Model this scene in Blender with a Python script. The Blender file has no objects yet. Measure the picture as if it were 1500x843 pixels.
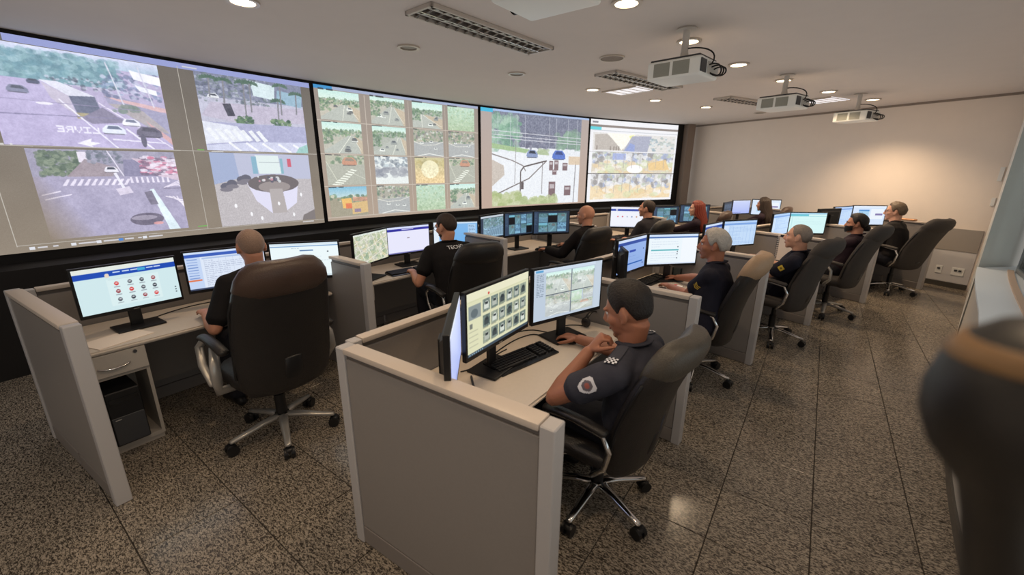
import bpy, bmesh, math, random
import numpy as np
from math import sin, cos, pi, radians, atan2, sqrt
from mathutils import Vector, Matrix, noise
from mathutils.bvhtree import BVHTree

random.seed(7)
SC = bpy.context.scene
COL = SC.collection

# ------------------------------------------------------------------ camera
H = 1.80
PITCH, ROLL, YAW, FPX = radians(15.99), radians(.518), radians(36.05), 609.7
_h = Vector((-sin(YAW), cos(YAW), 0)); _r = Vector((cos(YAW), sin(YAW), 0)); _z = Vector((0, 0, 1))
_f = _h * cos(PITCH) - _z * sin(PITCH); _u = _h * sin(PITCH) + _z * cos(PITCH)
_r2 = _r * cos(ROLL) + _u * sin(ROLL); _u2 = -_r * sin(ROLL) + _u * cos(ROLL)
cam_data = bpy.data.cameras.new('camera'); cam = bpy.data.objects.new('camera', cam_data); COL.objects.link(cam)
m = Matrix((( _r2.x, _u2.x, -_f.x, 0), (_r2.y, _u2.y, -_f.y, 0), (_r2.z, _u2.z, -_f.z, H), (0, 0, 0, 1)))
cam.matrix_world = m
cam_data.sensor_width = 36; cam_data.lens = 36 * FPX / 1500; cam_data.clip_start = .05
cam_data.dof.use_dof = True; cam_data.dof.focus_distance = 3.2; cam_data.dof.aperture_fstop = 2.0
SC.camera = cam

# ------------------------------------------------------------------ world, exposure
w = bpy.data.worlds.new('world'); SC.world = w; w.use_nodes = True
w.node_tree.nodes['Background'].inputs[0].default_value = (.90, .90, .92, 1)
w.node_tree.nodes['Background'].inputs[1].default_value = 1.0
vs = SC.view_settings
vs.view_transform = 'Standard'; vs.look = 'None'; vs.gamma = 1; vs.use_curve_mapping = False
vs.exposure = 0.0
SC.cycles.use_denoising = True
SC.cycles.max_bounces = 12
SC.cycles.diffuse_bounces = 6
SC.cycles.use_fast_gi = True; SC.cycles.fast_gi_method = 'ADD'          # uniform ambient fill added because lamps and screens leave the room dark
w.light_settings.ao_factor = .24; w.light_settings.distance = 1.6
LAMP_WARM = (1.0, .74, .48)
LAMP_POWER = 55.0        # each ceiling downlight, watts

# ------------------------------------------------------------------ polar room frame: everything stands on circles about CEN
CEN = Vector((13.75, 1.615, 0))
def P(R, a, z=0.0):
    a = radians(a)
    return Vector((CEN.x - R * cos(a), CEN.y + R * sin(a), z))
def rz(a):                                  # +X along the arc (away), +Y towards the projection wall
    return pi / 2 - radians(a)

def s2l(c):
    c = c / 255.0
    return c / 12.92 if c <= .04045 else ((c + .055) / 1.055) ** 2.4
def rgb(r, g, b): return (s2l(r), s2l(g), s2l(b), 1)

# ------------------------------------------------------------------ materials
MATS = {}
def mat(name, col, rough=.5, metal=0.0, bump=0.0, bscale=80.0, var=0.0, vscale=6.0, spec=.5, coat=0.0, emit=None, estr=0.0):
    if name in MATS: return MATS[name]
    m = bpy.data.materials.new(name); m.use_nodes = True; nt = m.node_tree; b = nt.nodes['Principled BSDF']
    b.inputs['Base Color'].default_value = col; b.inputs['Roughness'].default_value = rough; b.inputs['Metallic'].default_value = metal
    b.inputs['Specular IOR Level'].default_value = spec
    if coat: b.inputs['Coat Weight'].default_value = coat
    if emit: b.inputs['Emission Color'].default_value = emit; b.inputs['Emission Strength'].default_value = estr
    tc = nt.nodes.new('ShaderNodeTexCoord')
    if var:
        n = nt.nodes.new('ShaderNodeTexNoise'); n.inputs['Scale'].default_value = vscale; n.inputs['Detail'].default_value = 4
        nt.links.new(tc.outputs['Object'], n.inputs['Vector'])
        mx = nt.nodes.new('ShaderNodeMix'); mx.data_type = 'RGBA'
        mx.inputs[6].default_value = tuple(c * (1 - var) for c in col[:3]) + (1,); mx.inputs[7].default_value = tuple(min(1, c * (1 + var)) for c in col[:3]) + (1,)
        nt.links.new(n.outputs[0], mx.inputs[0]); nt.links.new(mx.outputs[2], b.inputs['Base Color'])
    if bump:
        n2 = nt.nodes.new('ShaderNodeTexNoise'); n2.inputs['Scale'].default_value = bscale; n2.inputs['Detail'].default_value = 3
        nt.links.new(tc.outputs['Object'], n2.inputs['Vector'])
        bp = nt.nodes.new('ShaderNodeBump'); bp.inputs['Strength'].default_value = bump; bp.inputs['Distance'].default_value = .01
        nt.links.new(n2.outputs[0], bp.inputs['Height']); nt.links.new(bp.outputs[0], b.inputs['Normal'])
    MATS[name] = m; return m

M_WALL = mat('wall_paint', rgb(226, 212, 198), .75, bump=.05, bscale=140, var=.03)
M_CEIL = mat('ceiling_paint', rgb(204, 194, 186), .8, bump=.03, bscale=120, var=.03)
M_BLACKWALL = mat('black_wall', rgb(22, 20, 20), .75, var=.2)
M_DADO = mat('dado_grey', rgb(150, 142, 134), .55)
M_LOW = mat('low_wall_white', rgb(196, 192, 190), .6, var=.04)
M_SKIRT = mat('skirting_granite', rgb(70, 66, 60), .35, var=.4, vscale=120)
M_LAM = mat('grey_laminate', rgb(128, 121, 115), .42, bump=.02, bscale=400, var=.05, vscale=90)
M_LAMDARK = mat('grey_trim_shadow', rgb(92, 86, 82), .5)
M_CAP = mat('divider_cap', rgb(186, 172, 158), .38, bump=.02, bscale=300)
M_POST = mat('divider_post', rgb(168, 163, 160), .36)
M_DESK = mat('desk_laminate', rgb(196, 182, 166), .38, var=.05, vscale=60)
M_DESKEDGE = mat('desk_edge', rgb(160, 146, 130), .5)
M_PED = mat('drawer_front_laminate', rgb(178, 168, 156), .4, var=.04, vscale=80)
M_BLACKPL = mat('black_plastic', rgb(20, 20, 22), .42)
M_BLACKGL = mat('black_gloss_plastic', rgb(16, 16, 18), .22)
M_DKGREY = mat('dark_grey_plastic', rgb(62, 62, 64), .45)
M_KEY = mat('key_plastic', rgb(30, 30, 32), .5)
M_LEATHER = mat('black_leather', rgb(30, 27, 26), .42, bump=.25, bscale=160, var=.15, vscale=20)
M_LEATHER2 = mat('grey_sheen_leather', rgb(66, 61, 54), .4, bump=.25, bscale=160, var=.2, vscale=14)  # sheen on the officer's headrest painted in as a lighter grey
M_LEATHER3 = mat('tan_sheen_leather', rgb(150, 124, 98), .5, bump=.2, bscale=160, var=.12, vscale=14)  # tan paints a likely warm lamp sheen into the leather of one headrest
M_LEATHER4 = mat('dark_brown_leather', rgb(66, 50, 42), .36, bump=.25, bscale=160, var=.2, vscale=14)
M_FABRICCH = mat('charcoal_chair_cloth', rgb(58, 53, 50), .8, bump=.3, bscale=300, var=.15, vscale=30)
M_CHROME = mat('chrome', (.78, .78, .79, 1), .14, 1.0)
M_SILVER = mat('silver_plastic', rgb(170, 166, 160), .3, .6)
M_WHITEPL = mat('white_plastic', rgb(222, 220, 214), .4)
M_PROJ = mat('projector_white', rgb(226, 226, 220), .35)
M_GRILLE = mat('projector_grille', rgb(150, 150, 140), .5)
M_PAPER = mat('paper', rgb(226, 208, 190), .7)
M_PAPERW = mat('white_paper', rgb(232, 228, 222), .7)
M_MIRROR = mat('louver_aluminium', (.62, .58, .55, 1), .25, .9)
M_TUBE = mat('fluorescent_tube_off', rgb(200, 198, 190), .4)
M_SKIN = [mat('skin_a', rgb(176, 122, 96), .5, bump=.06, bscale=180, var=.10, vscale=25), mat('skin_b', rgb(150, 98, 74), .5, bump=.06, bscale=180, var=.10, vscale=25),
          mat('skin_c', rgb(196, 146, 120), .5, bump=.06, bscale=180, var=.10, vscale=25)]
M_LIP = mat('lip', rgb(150, 88, 78), .5)
M_EYEW = mat('eye_white', rgb(225, 220, 214), .2)
M_EYED = mat('eye_iris', rgb(34, 22, 16), .15)
def hair_mat(name, c, v=.35):
    if name in MATS: return MATS[name]
    m = mat(name, c, .55, bump=.6, bscale=130, var=v, vscale=110); return m
HAIR = dict(black=hair_mat('black_hair', rgb(26, 20, 18)), dark=hair_mat('dark_brown_hair', rgb(46, 33, 26)), grey=hair_mat('grey_hair', rgb(158, 152, 144), .3),
            buzz=hair_mat('cropped_grey_hair', rgb(140, 112, 94), .25), buzz2=hair_mat('cropped_steel_hair', rgb(120, 108, 98), .3), red=hair_mat('auburn_hair', rgb(110, 38, 22)), brown=hair_mat('brown_grey_hair', rgb(98, 82, 66), .35))
def cloth(name, c, bump=.35):
    return mat(name, c, .85, bump=bump, bscale=26, var=.18, vscale=14, spec=.25)

# ------------------------------------------------------------------ mesh helpers
def V(*a): return Vector(a)
def newbm(): return bmesh.new()
def box(bm, c, s, rot=None, bev=0.0, seg=1, mi=0):
    mtx = Matrix.Translation(Vector(c)) @ (rot.to_4x4() if rot is not None else Matrix.Identity(4)) @ Matrix.Diagonal((s[0], s[1], s[2], 1))
    r = bmesh.ops.create_cube(bm, size=1.0, matrix=mtx); vs_ = r['verts']
    fs = {f for v in vs_ for f in v.link_faces}
    for f in fs: f.material_index = mi
    if bev:
        es = list({e for v in vs_ for e in v.link_edges})
        r2 = bmesh.ops.bevel(bm, geom=es, offset=bev, segments=seg, profile=.6, affect='EDGES', clamp_overlap=True)
        for f in r2['faces']: f.material_index = mi
def cyl(bm, p0, p1, r0, r1=None, n=16, mi=0, caps=True):
    if r1 is None: r1 = r0
    p0 = Vector(p0); p1 = Vector(p1); d = p1 - p0; q = d.to_track_quat('Z', 'Y').to_matrix().to_4x4()
    r = bmesh.ops.create_cone(bm, cap_ends=caps, segments=n, radius1=r0, radius2=r1, depth=d.length, matrix=Matrix.Translation((p0 + p1) / 2) @ q)
    for f in {f for v in r['verts'] for f in v.link_faces}: f.material_index = mi
def ell(bm, c, r, rot=None, u=16, v=10, mi=0):
    mtx = Matrix.Translation(Vector(c)) @ (rot.to_4x4() if rot is not None else Matrix.Identity(4)) @ Matrix.Diagonal((r[0], r[1], r[2], 1))
    q = bmesh.ops.create_uvsphere(bm, u_segments=u, v_segments=v, radius=1.0, matrix=mtx)
    for f in {f for w_ in q['verts'] for f in w_.link_faces}: f.material_index = mi
def loft(bm, rings, closed=True, mi=0):
    vr = [[bm.verts.new(p) for p in r] for r in rings]; n = len(vr[0])
    for a, b in zip(vr, vr[1:]):
        for i in range(n):
            j = (i + 1) % n
            f = bm.faces.new((a[i], a[j], b[j], b[i])); f.material_index = mi
    if closed:
        for r, rev in ((vr[0], True), (vr[-1], False)):
            f = bm.faces.new(tuple(reversed(r)) if rev else tuple(r)); f.material_index = mi
    return vr
def tube(bm, pts, rad, n=12, side=None, mi=0, rounded=True):
    """swept tube through pts; rad: one radius, or (across, along-normal) per point"""
    pts = [Vector(p) for p in pts]; N = len(pts)
    rad = rad if isinstance(rad, (list, tuple)) and len(rad) == N else [rad] * N
    rings = []; prev = None
    for i, p in enumerate(pts):
        t = (pts[min(i + 1, N - 1)] - pts[max(i - 1, 0)]).normalized()
        s = Vector(side) if side is not None else (prev if prev is not None else (Vector((0, 0, 1)) if abs(t.z) < .9 else Vector((1, 0, 0))))
        s = (s - t * s.dot(t))
        if s.length < 1e-5: s = t.orthogonal()
        s.normalize(); prev = s; b = t.cross(s)
        ra, rb = rad[i] if isinstance(rad[i], (tuple, list)) else (rad[i], rad[i])
        ring = [p + s * (ra * cos(2 * pi * k / n)) + b * (rb * sin(2 * pi * k / n)) for k in range(n)]
        if rounded and i == 0:
            rings.append([p - t * (min(ra, rb) * .6) + (q - p) * .55 for q in ring])
        rings.append(ring)
        if rounded and i == N - 1:
            rings.append([p + t * (min(ra, rb) * .6) + (q - p) * .55 for q in ring])
    loft(bm, rings, True, mi)
def bez(p0, p1, p2, p3, n=10):
    p0, p1, p2, p3 = map(Vector, (p0, p1, p2, p3)); o = []
    for i in range(n + 1):
        t = i / n; o.append(p0 * (1 - t) ** 3 + p1 * 3 * t * (1 - t) ** 2 + p2 * 3 * t * t * (1 - t) + p3 * t ** 3)
    return o
def me_of(bm, name, mats, smooth=None):
    bmesh.ops.recalc_face_normals(bm, faces=bm.faces[:])
    me = bpy.data.meshes.new(name); bm.to_mesh(me); bm.free()
    for m_ in (mats if isinstance(mats, (list, tuple)) else [mats]): me.materials.append(m_)
    if smooth:
        me.polygons.foreach_set('use_smooth', [True] * len(me.polygons))
        if smooth < 179:
            try: me.set_sharp_from_angle(angle=radians(smooth))
            except Exception: pass
    return me
def obj(name, bm, mats, parent=None, loc=(0, 0, 0), rot=0.0, smooth=None):
    me = bm if isinstance(bm, bpy.types.Mesh) else me_of(bm, name, mats, smooth)
    o = bpy.data.objects.new(name, me); COL.objects.link(o)
    o.location = loc; o.rotation_euler = (0, 0, rot)
    if parent is not None: o.parent = parent
    return o
def thing(name, label, cat, loc=(0, 0, 0), rot=0.0, group=None):
    o = bpy.data.objects.new(name, None); COL.objects.link(o); o.empty_display_size = .1
    o.location = loc; o.rotation_euler = (0, 0, rot); tag(o, label, cat, group); return o
def tag(o, label, cat, group=None):
    o['label'] = label; o['category'] = cat
    if group: o['group'] = group
    return o
def struct(o):
    o['kind'] = 'structure'; return o
def dup(root, loc, rot, label, group=None):
    r = root.copy(); COL.objects.link(r); r.location = loc; r.rotation_euler = (0, 0, rot); r['label'] = label
    if group: r['group'] = group
    for ch in list(root.children):
        c = ch.copy(); COL.objects.link(c); c.parent = r
        for g in list(ch.children):
            d = g.copy(); COL.objects.link(d); d.parent = c
    return r
# ------------------------------------------------------------------ screen pictures, drawn here with numpy
FONT = {'A': '0111010001111111000110001', 'B': '1111010001111101000111110', 'C': '0111110000100001000001111', 'D': '1111010001100011000111110', 'E': '1111110000111101000011111',
        'I': '1111100100001000010011111', 'L': '1000010000100001000011111', 'N': '1000111001101011001110001', 'O': '0111010001100011000101110', 'R': '1111010001111101001010001',
        'S': '0111110000011100000111110', 'T': '1111100100001000010000100', 'V': '1000110001100010101000100', 'M': '1000111011101011000110001', 'P': '1111010001111101000010000'}
class Cv:
    def __init__(s, w, h, bg=(128, 128, 128), seed=1):
        s.w, s.h = w, h; s.a = np.empty((h, w, 3), np.float32); s.a[:] = bg; s.r = np.random.RandomState(seed)
    def _box(s, x0, y0, x1, y1):
        return max(0, int(round(x0 * s.w))), max(0, int(round(y0 * s.h))), min(s.w, int(round(x1 * s.w))), min(s.h, int(round(y1 * s.h)))
    def rect(s, x0, y0, x1, y1, c, a=1.0):
        i, j, k, l = s._box(x0, y0, x1, y1)
        if k > i and l > j: s.a[j:l, i:k] = s.a[j:l, i:k] * (1 - a) + np.array(c, np.float32) * a
    def frame(s, x0, y0, x1, y1, c, t=.004):
        s.rect(x0, y0, x1, y0 + t, c); s.rect(x0, y1 - t, x1, y1, c); s.rect(x0, y0, x0 + t, y1, c); s.rect(x1 - t, y0, x1, y1, c)
    def poly(s, pts, c, a=1.0):
        p = np.array(pts, np.float32) * [s.w, s.h]; i, j = np.maximum(np.floor(p.min(0)).astype(int), 0); k, l = np.minimum(np.ceil(p.max(0)).astype(int) + 1, [s.w, s.h])
        if k <= i or l <= j: return
        X, Y = np.meshgrid(np.arange(i, k) + .5, np.arange(j, l) + .5); ins = np.zeros(X.shape, bool); q = np.roll(p, 1, 0)
        for (xa, ya), (xb, yb) in zip(p, q):
            if ya == yb: continue
            cnd = ((ya > Y) != (yb > Y)) & (X < (xb - xa) * (Y - ya) / (yb - ya) + xa); ins ^= cnd
        v = s.a[j:l, i:k]; v[ins] = v[ins] * (1 - a) + np.array(c, np.float32) * a
    def line(s, x0, y0, x1, y1, t, c, a=1.0):
        dx, dy = (x1 - x0) * s.w, (y1 - y0) * s.h; L = max(1e-6, sqrt(dx * dx + dy * dy)); t = t * s.h / 2
        nx, ny = -dy / L * t / s.w, dx / L * t / s.h
        s.poly([(x0 + nx, y0 + ny), (x1 + nx, y1 + ny), (x1 - nx, y1 - ny), (x0 - nx, y0 - ny)], c, a)
    def pline(s, pts, t, c, a=1.0):
        for p, q in zip(pts, pts[1:]): s.line(*p, *q, t, c, a)
    def ell(s, cx, cy, rx, ry, c, a=1.0):
        s.poly([(cx + rx * cos(t * pi / 12), cy + ry * sin(t * pi / 12)) for t in range(24)], c, a)
    def grad(s, x0, y0, x1, y1, c0, c1):
        i, j, k, l = s._box(x0, y0, x1, y1)
        if k > i and l > j:
            t = np.linspace(0, 1, l - j)[:, None, None]; s.a[j:l, i:k] = np.array(c0) * (1 - t) + np.array(c1) * t
    def noise(s, x0, y0, x1, y1, amp, cell=6):
        i, j, k, l = s._box(x0, y0, x1, y1); hh, ww = l - j, k - i
        if hh < 1 or ww < 1: return
        g = s.r.uniform(-1, 1, (hh // cell + 3, ww // cell + 3)); y = np.arange(hh) / cell; x = np.arange(ww) / cell
        yi, xi = y.astype(int), x.astype(int); fy, fx = (y - yi)[:, None], (x - xi)[None]
        n = (g[yi][:, xi] * (1 - fx) + g[yi][:, xi + 1] * fx) * (1 - fy) + (g[yi + 1][:, xi] * (1 - fx) + g[yi + 1][:, xi + 1] * fx) * fy
        s.a[j:l, i:k] += (n * amp)[..., None]
    def blobs(s, n, x0, y0, x1, y1, sz, cols, a=.7, asp=1.0):
        for _ in range(n):
            c = cols[s.r.randint(len(cols))]; q = sz * s.r.uniform(.5, 1.3)
            s.ell(s.r.uniform(x0, x1), s.r.uniform(y0, y1), q * asp, q * s.w / s.h * s.r.uniform(.5, 1), c, a)
    def text(s, t, x, y, hh, c, flip=False, slant=0.0, wd=None):
        cw = (wd or hh * .6 * s.h / s.w) / 5; ch = hh / 5; t = t[::-1] if flip else t
        for n, chv in enumerate(t):
            g = FONT.get(chv)
            if not g: continue
            for k in range(25):
                if g[k] == '1':
                    cx = k % 5; cx = 4 - cx if flip else cx; X = x + (n * 6 + cx) * cw; Y = y + (k // 5) * ch
                    s.rect(X, Y, X + cw * 1.05, Y + ch * 1.05, c)
    def tlines(s, x0, y0, x1, n, dy, c, t=.012, a=.8):
        for i in range(n):
            x = x0
            while x < x1:
                l = s.r.uniform(.02, .07); s.rect(x, y0 + i * dy, min(x1, x + l), y0 + i * dy + t, c, a); x += l + .012
                if s.r.rand() < .12: break
    def paste(s, o, x0, y0, x1, y1):
        i, j, k, l = s._box(x0, y0, x1, y1)
        yy = (np.arange(l - j) * o.h // max(1, l - j)); xx = (np.arange(k - i) * o.w // max(1, k - i)); s.a[j:l, i:k] = o.a[yy][:, xx]
    def blur(s, n=1):
        for _ in range(n):
            p = np.pad(s.a, ((1, 1), (1, 1), (0, 0)), 'edge'); s.a = (p[:-2, 1:-1] + p[2:, 1:-1] + p[1:-1, :-2] + p[1:-1, 2:] + 2 * p[1:-1, 1:-1]) / 6
        return s
    def wash(s, lift, tint=(1, 1, 1), gain=1.0):
        s.a = lift + s.a * gain * (255 - lift) / 255; s.a *= np.array(tint, np.float32); return s
    def grain(s, amp=5): s.a += s.r.normal(0, amp, s.a.shape[:2])[..., None]; return s
    def car(s, x, y, q, c, roof=(60, 66, 80)):
        h = q * .75 * s.w / s.h
        s.poly([(x - q, y), (x - q * .9, y - h * .5), (x - q * .55, y - h), (x + q * .5, y - h), (x + q * .95, y - h * .45), (x + q, y + h * .15), (x + q * .6, y + h * .3), (x - q * .7, y + h * .25)], c)
        s.poly([(x - q * .6, y - h * .45), (x - q * .4, y - h * .88), (x + q * .4, y - h * .88), (x + q * .7, y - h * .4)], roof)
        s.rect(x - q * .9, y + h * .18, x + q * .8, y + h * .3, (40, 40, 50), .6)
    def image(s, name):
        im = bpy.data.images.new(name, s.w, s.h); px = np.ones((s.h, s.w, 4), np.float32); px[..., :3] = np.clip(s.a[::-1], 0, 255) / 255
        im.pixels.foreach_set(px.ravel()); im.update(); im.pack(); return im

GREENS = [(70, 100, 80), (92, 124, 92), (54, 82, 66), (120, 148, 108)]
def palms(c, x, y, h, q=.05):
    c.line(x, y, x + .015, y - h, .02, (120, 120, 130))
    for k in range(9):
        t = pi * (k / 8) ; c.line(x + .015, y - h, x + .015 + cos(t) * q, y - h - sin(t) * q * .8 + .03, .02, (64, 92, 78), .9)
def avenue():                                   # buses and cars on a wide avenue
    c = Cv(420, 294, (176, 168, 200), 3)
    c.grad(0, 0, 1, .12, (206, 214, 236), (170, 196, 214)); c.rect(0, .08, .72, .34, (108, 150, 160)); c.blobs(420, 0, .04, .75, .31, .022, [(96, 146, 158), (120, 166, 170), (86, 128, 140), (150, 190, 196)], .5)
    c.blobs(90, .3, .26, .72, .38, .012, [(70, 80, 96), (200, 205, 220)], .6)
    c.poly([(0, .33), (.3, .33), (1, .92), (1, 1), (0, 1)], (178, 170, 206)); c.poly([(.6, .36), (1, .55), (1, .9), (.62, .5)], (150, 150, 178)); c.poly([(.6, .42), (1, .5), (1, .56), (.7, .47)], (214, 176, 176))
    c.poly([(.62, .5), (.8, .5), (1, .8), (.9, .78)], (166, 160, 160)); c.blobs(10, .62, .5, .8, .58, .03, [(110, 128, 120)], .7); c.poly([(.84, .66), (1, .86), (1, .94), (.9, .8)], (205, 160, 160))
    c.blobs(110, .62, .12, .98, .42, .016, [(120, 140, 176), (84, 98, 130), (190, 200, 220)], .6); c.poly([(.8, .1), (1, .14), (1, .24), (.82, .2)], (244, 248, 255)); c.poly([(.82, .26), (.96, .3), (.96, .36), (.84, .32)], (240, 246, 255))
    for x in (.66, .86): c.line(x, .05, x + .06, .5, .012, (210, 214, 226))
    c.poly([(.26, .32), (.36, .32), (.55, .44), (.4, .46)], (222, 226, 236)); c.poly([(.27, .34), (.4, .46), (.42, .66), (.3, .5)], (190, 184, 200)); c.poly([(.4, .46), (.55, .44), (.57, .64), (.43, .68)], (92, 100, 122)); c.rect(.42, .63, .58, .69, (160, 150, 110)); c.poly([(.58, .55), (.72, .7), (.5, .74), (.44, .68)], (120, 116, 140))
    c.line(.34, .5, .62, 1, .014, (236, 236, 250)); c.line(.56, .5, 1, .98, .012, (230, 226, 240)); c.line(.7, .77, .86, 1, .02, (240, 240, 250)); c.line(.6, .9, .95, .92, .014, (232, 232, 246))
    c.car(.14, .46, .055, (112, 118, 142)); c.car(.23, .36, .035, (70, 78, 100)); c.car(.62, .82, .075, (226, 236, 248), (92, 104, 128)); c.car(.74, .72, .06, (238, 242, 250), (104, 112, 134)); c.car(.85, .83, .09, (92, 90, 108), (70, 70, 84)); c.ell(.8, .9, .02, .08, (80, 80, 98))
    c.text('LIVRE', .285, .78, .065, (236, 236, 248), True, wd=.042); c.poly([(.38, .96), (.47, .9), (.46, .94), (.52, .95), (.46, .98), (.47, 1)], (240, 240, 250)); c.ell(.26, .56, .045, .015, (236, 236, 246))
    c.line(0, .69, .7, .66, .008, (120, 116, 150)); c.line(0, .54, 1, .55, .006, (140, 134, 166)); c.noise(0, 0, 1, 1, 9, 3); c.noise(0, 0, 1, 1, 8, 9); c.noise(0, 0, 1, 1, 7, 28); return c.blur(2).wash(52, (1, .99, 1.02), 1.04)
def crossing():                                 # crossing with a pale pole near the camera
    c = Cv(420, 294, (160, 158, 186), 4)
    c.rect(0, 0, 1, .3, (150, 150, 172)); c.blobs(240, .06, .02, .3, .28, .02, [(92, 112, 92), (74, 94, 80), (124, 142, 118)], .7); c.rect(.3, .02, .36, .14, (230, 228, 240)); c.poly([(.34, .1), (.55, .2), (.5, .3), (.2, .3)], (150, 140, 148))
    c.blobs(130, .36, .0, .6, .14, .014, [(96, 108, 120), (150, 156, 176)], .6); c.poly([(.6, .1), (.72, .1), (.85, .3), (.58, .3)], (128, 128, 158)); c.poly([(.66, .08), (1, .12), (1, .36), (.84, .3)], (206, 190, 206)); c.blobs(120, .72, .06, 1, .28, .013, [(240, 236, 248), (206, 120, 150), (110, 96, 120)], .7, 2)
    for k in range(10): c.poly([(.16 + k * .045, .4), (.185 + k * .045, .4), (.215 + k * .045, .33), (.195 + k * .045, .33)], (232, 230, 246))
    for k in range(8): c.poly([(.62 + k * .04, .38), (.64 + k * .04, .38), (.635 + k * .04, .31), (.62 + k * .04, .31)], (232, 230, 246))
    for k in range(6): c.line(.86 + k * .03, .45 - k * .01, 1, .36 + k * .02, .012, (226, 222, 238))
    c.line(.02, .5, .14, .46, .012, (230, 228, 244)); c.line(.03, .55, .2, .5, .012, (230, 228, 244)); c.poly([(.5, .45), (.6, .42), (.62, .5), (.52, .53)], (214, 210, 228)); c.line(.5, .0, .58, .3, .012, (226, 226, 240)); c.line(.52, .26, .56, .44, .03, (236, 240, 250)); c.car(.5, .24, .05, (236, 240, 250))
    c.poly([(.745, .47), (.78, .46), (.93, 1), (.84, 1)], (222, 246, 250)); c.poly([(.7, .5), (.76, .48), (.79, .66), (.73, .66)], (112, 110, 130)); c.ell(.68, .84, .13, .08, (92, 88, 108)); c.ell(.66, .82, .1, .03, (150, 146, 164)); c.ell(.76, .9, .04, .02, (210, 150, 150))
    c.line(.86, .46, 1, .46, .012, (128, 124, 150)); [c.line(.86 + k * .03, .56, 1, .62 + k * .03, .014, (236, 234, 246)) for k in range(4)]; c.noise(0, 0, 1, 1, 9, 3); c.noise(0, 0, 1, 1, 8, 9); c.noise(0, .4, 1, 1, 9, 30)
    c.blur(1).wash(44, (1, .98, 1), 1.03); y = np.linspace(0, 1, c.h)[:, None]; x = np.linspace(0, 1, c.w)[None]; m_ = np.clip(1 - (x + (1 - y) * .35) / .32, 0, 1)[..., None] * (y > .3)[..., None]; c.a = c.a * (1 - m_) + np.array((150, 136, 122)) * m_; return c
def boulevard():                                # palms and a zebra crossing
    c = Cv(400, 300, (190, 190, 214), 5)
    c.rect(0, 0, 1, .3, (116, 122, 150)); c.blobs(330, 0, 0, .66, .35, .016, [(80, 88, 108), (140, 146, 170), (180, 186, 206), (96, 112, 112)], .6); c.poly([(.48, .02), (.72, .05), (.7, .25), (.5, .22)], (214, 234, 240)); c.poly([(.74, .1), (1, .14), (.98, .32), (.72, .28)], (140, 176, 200))
    c.poly([(.1, .36), (1, .34), (1, .55), (.4, .62), (0, .55)], (190, 182, 206)); c.car(.13, .3, .05, (236, 240, 248)); c.poly([(.2, .37), (.27, .36), (.3, .52), (.23, .53)], (60, 60, 76))
    for x, y, h in ((.1, .3, .25), (.22, .36, .3), (.4, .6, .55), (.46, .45, .4), (.72, .55, .3), (.76, .45, .42), (.92, .42, .3)): palms(c, x, y, h, .08)
    c.blobs(70, .3, .52, .46, .62, .016, GREENS, .8); c.blobs(70, .64, .52, .84, .62, .016, GREENS, .8); c.poly([(.06, .62), (1, .6), (1, .85), (0, .95)], (166, 168, 206)); c.poly([(0, .62), (.3, .66), (.4, .85), (0, .92)], (226, 230, 246))
    for k in range(7): c.poly([(.02 + k * .075, .72), (.055 + k * .075, .7), (.13 + k * .075, .84), (.09 + k * .075, .86)], (240, 244, 252))
    c.poly([(0, .93), (.5, .86), (1, .84), (1, 1), (0, 1)], (206, 210, 238)); [c.line(.2 + k * .16, .88, .3 + k * .17, 1, .03, (246, 248, 255)) for k in range(5)]; c.poly([(.9, .92), (1, .86), (1, 1), (.86, 1)], (150, 200, 196)); c.noise(0, 0, 1, 1, 11, 3); c.noise(0, 0, 1, 1, 9, 10); return c.blur(1).wash(44)
def lobby():                                    # round reception desk
    c = Cv(400, 300, (196, 194, 206), 6)
    c.rect(0, 0, 1, .36, (186, 190, 216)); c.poly([(0, .0), (.22, .0), (.24, .4), (0, .5)], (158, 172, 208)); c.poly([(.42, .02), (.66, .02), (.67, .28), (.44, .28)], (226, 240, 240)); c.rect(.38, .04, .43, .28, (130, 176, 200)); c.rect(.67, .06, .7, .28, (130, 180, 196)); c.rect(.75, .06, .79, .18, (206, 90, 110)); c.line(.45, .12, .67, .12, .01, (160, 170, 180))
    c.poly([(0, .42), (.24, .34), (1, .36), (1, 1), (0, 1)], (188, 182, 186)); c.noise(0, .36, 1, 1, 16, 2)
    for x, y in ((.1, .45), (.16, .41), (.26, .36), (.3, .34)): c.ell(x, y, .05, .05, (92, 92, 108)); c.ell(x, y + .04, .06, .03, (120, 116, 128))
    c.poly([(.3, .4), (.37, .66), (.52, .86), (.52, .56)], (224, 222, 246)); c.poly([(.66, .55), (.67, .84), (.8, .72), (.84, .42)], (226, 224, 248)); c.ell(.58, .42, .27, .13, (104, 96, 100)); c.ell(.58, .47, .17, .08, (150, 140, 140)); c.poly([(.52, .5), (.66, .5), (.68, .86), (.52, .86)], (176, 168, 168)); c.blobs(14, .42, .32, .74, .4, .02, [(220, 150, 170), (230, 236, 240), (80, 80, 100)], .8)
    [c.ell(x, y, .012, .03, (250, 250, 255)) for x, y in ((.16, .72), (.6, .72), (.86, .6), (.4, .92), (.3, .85), (.75, .9))]; c.poly([(.86, .92), (1, .84), (1, 1), (.84, 1)], (120, 112, 112)); return c.blur(1).wash(30)
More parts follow.
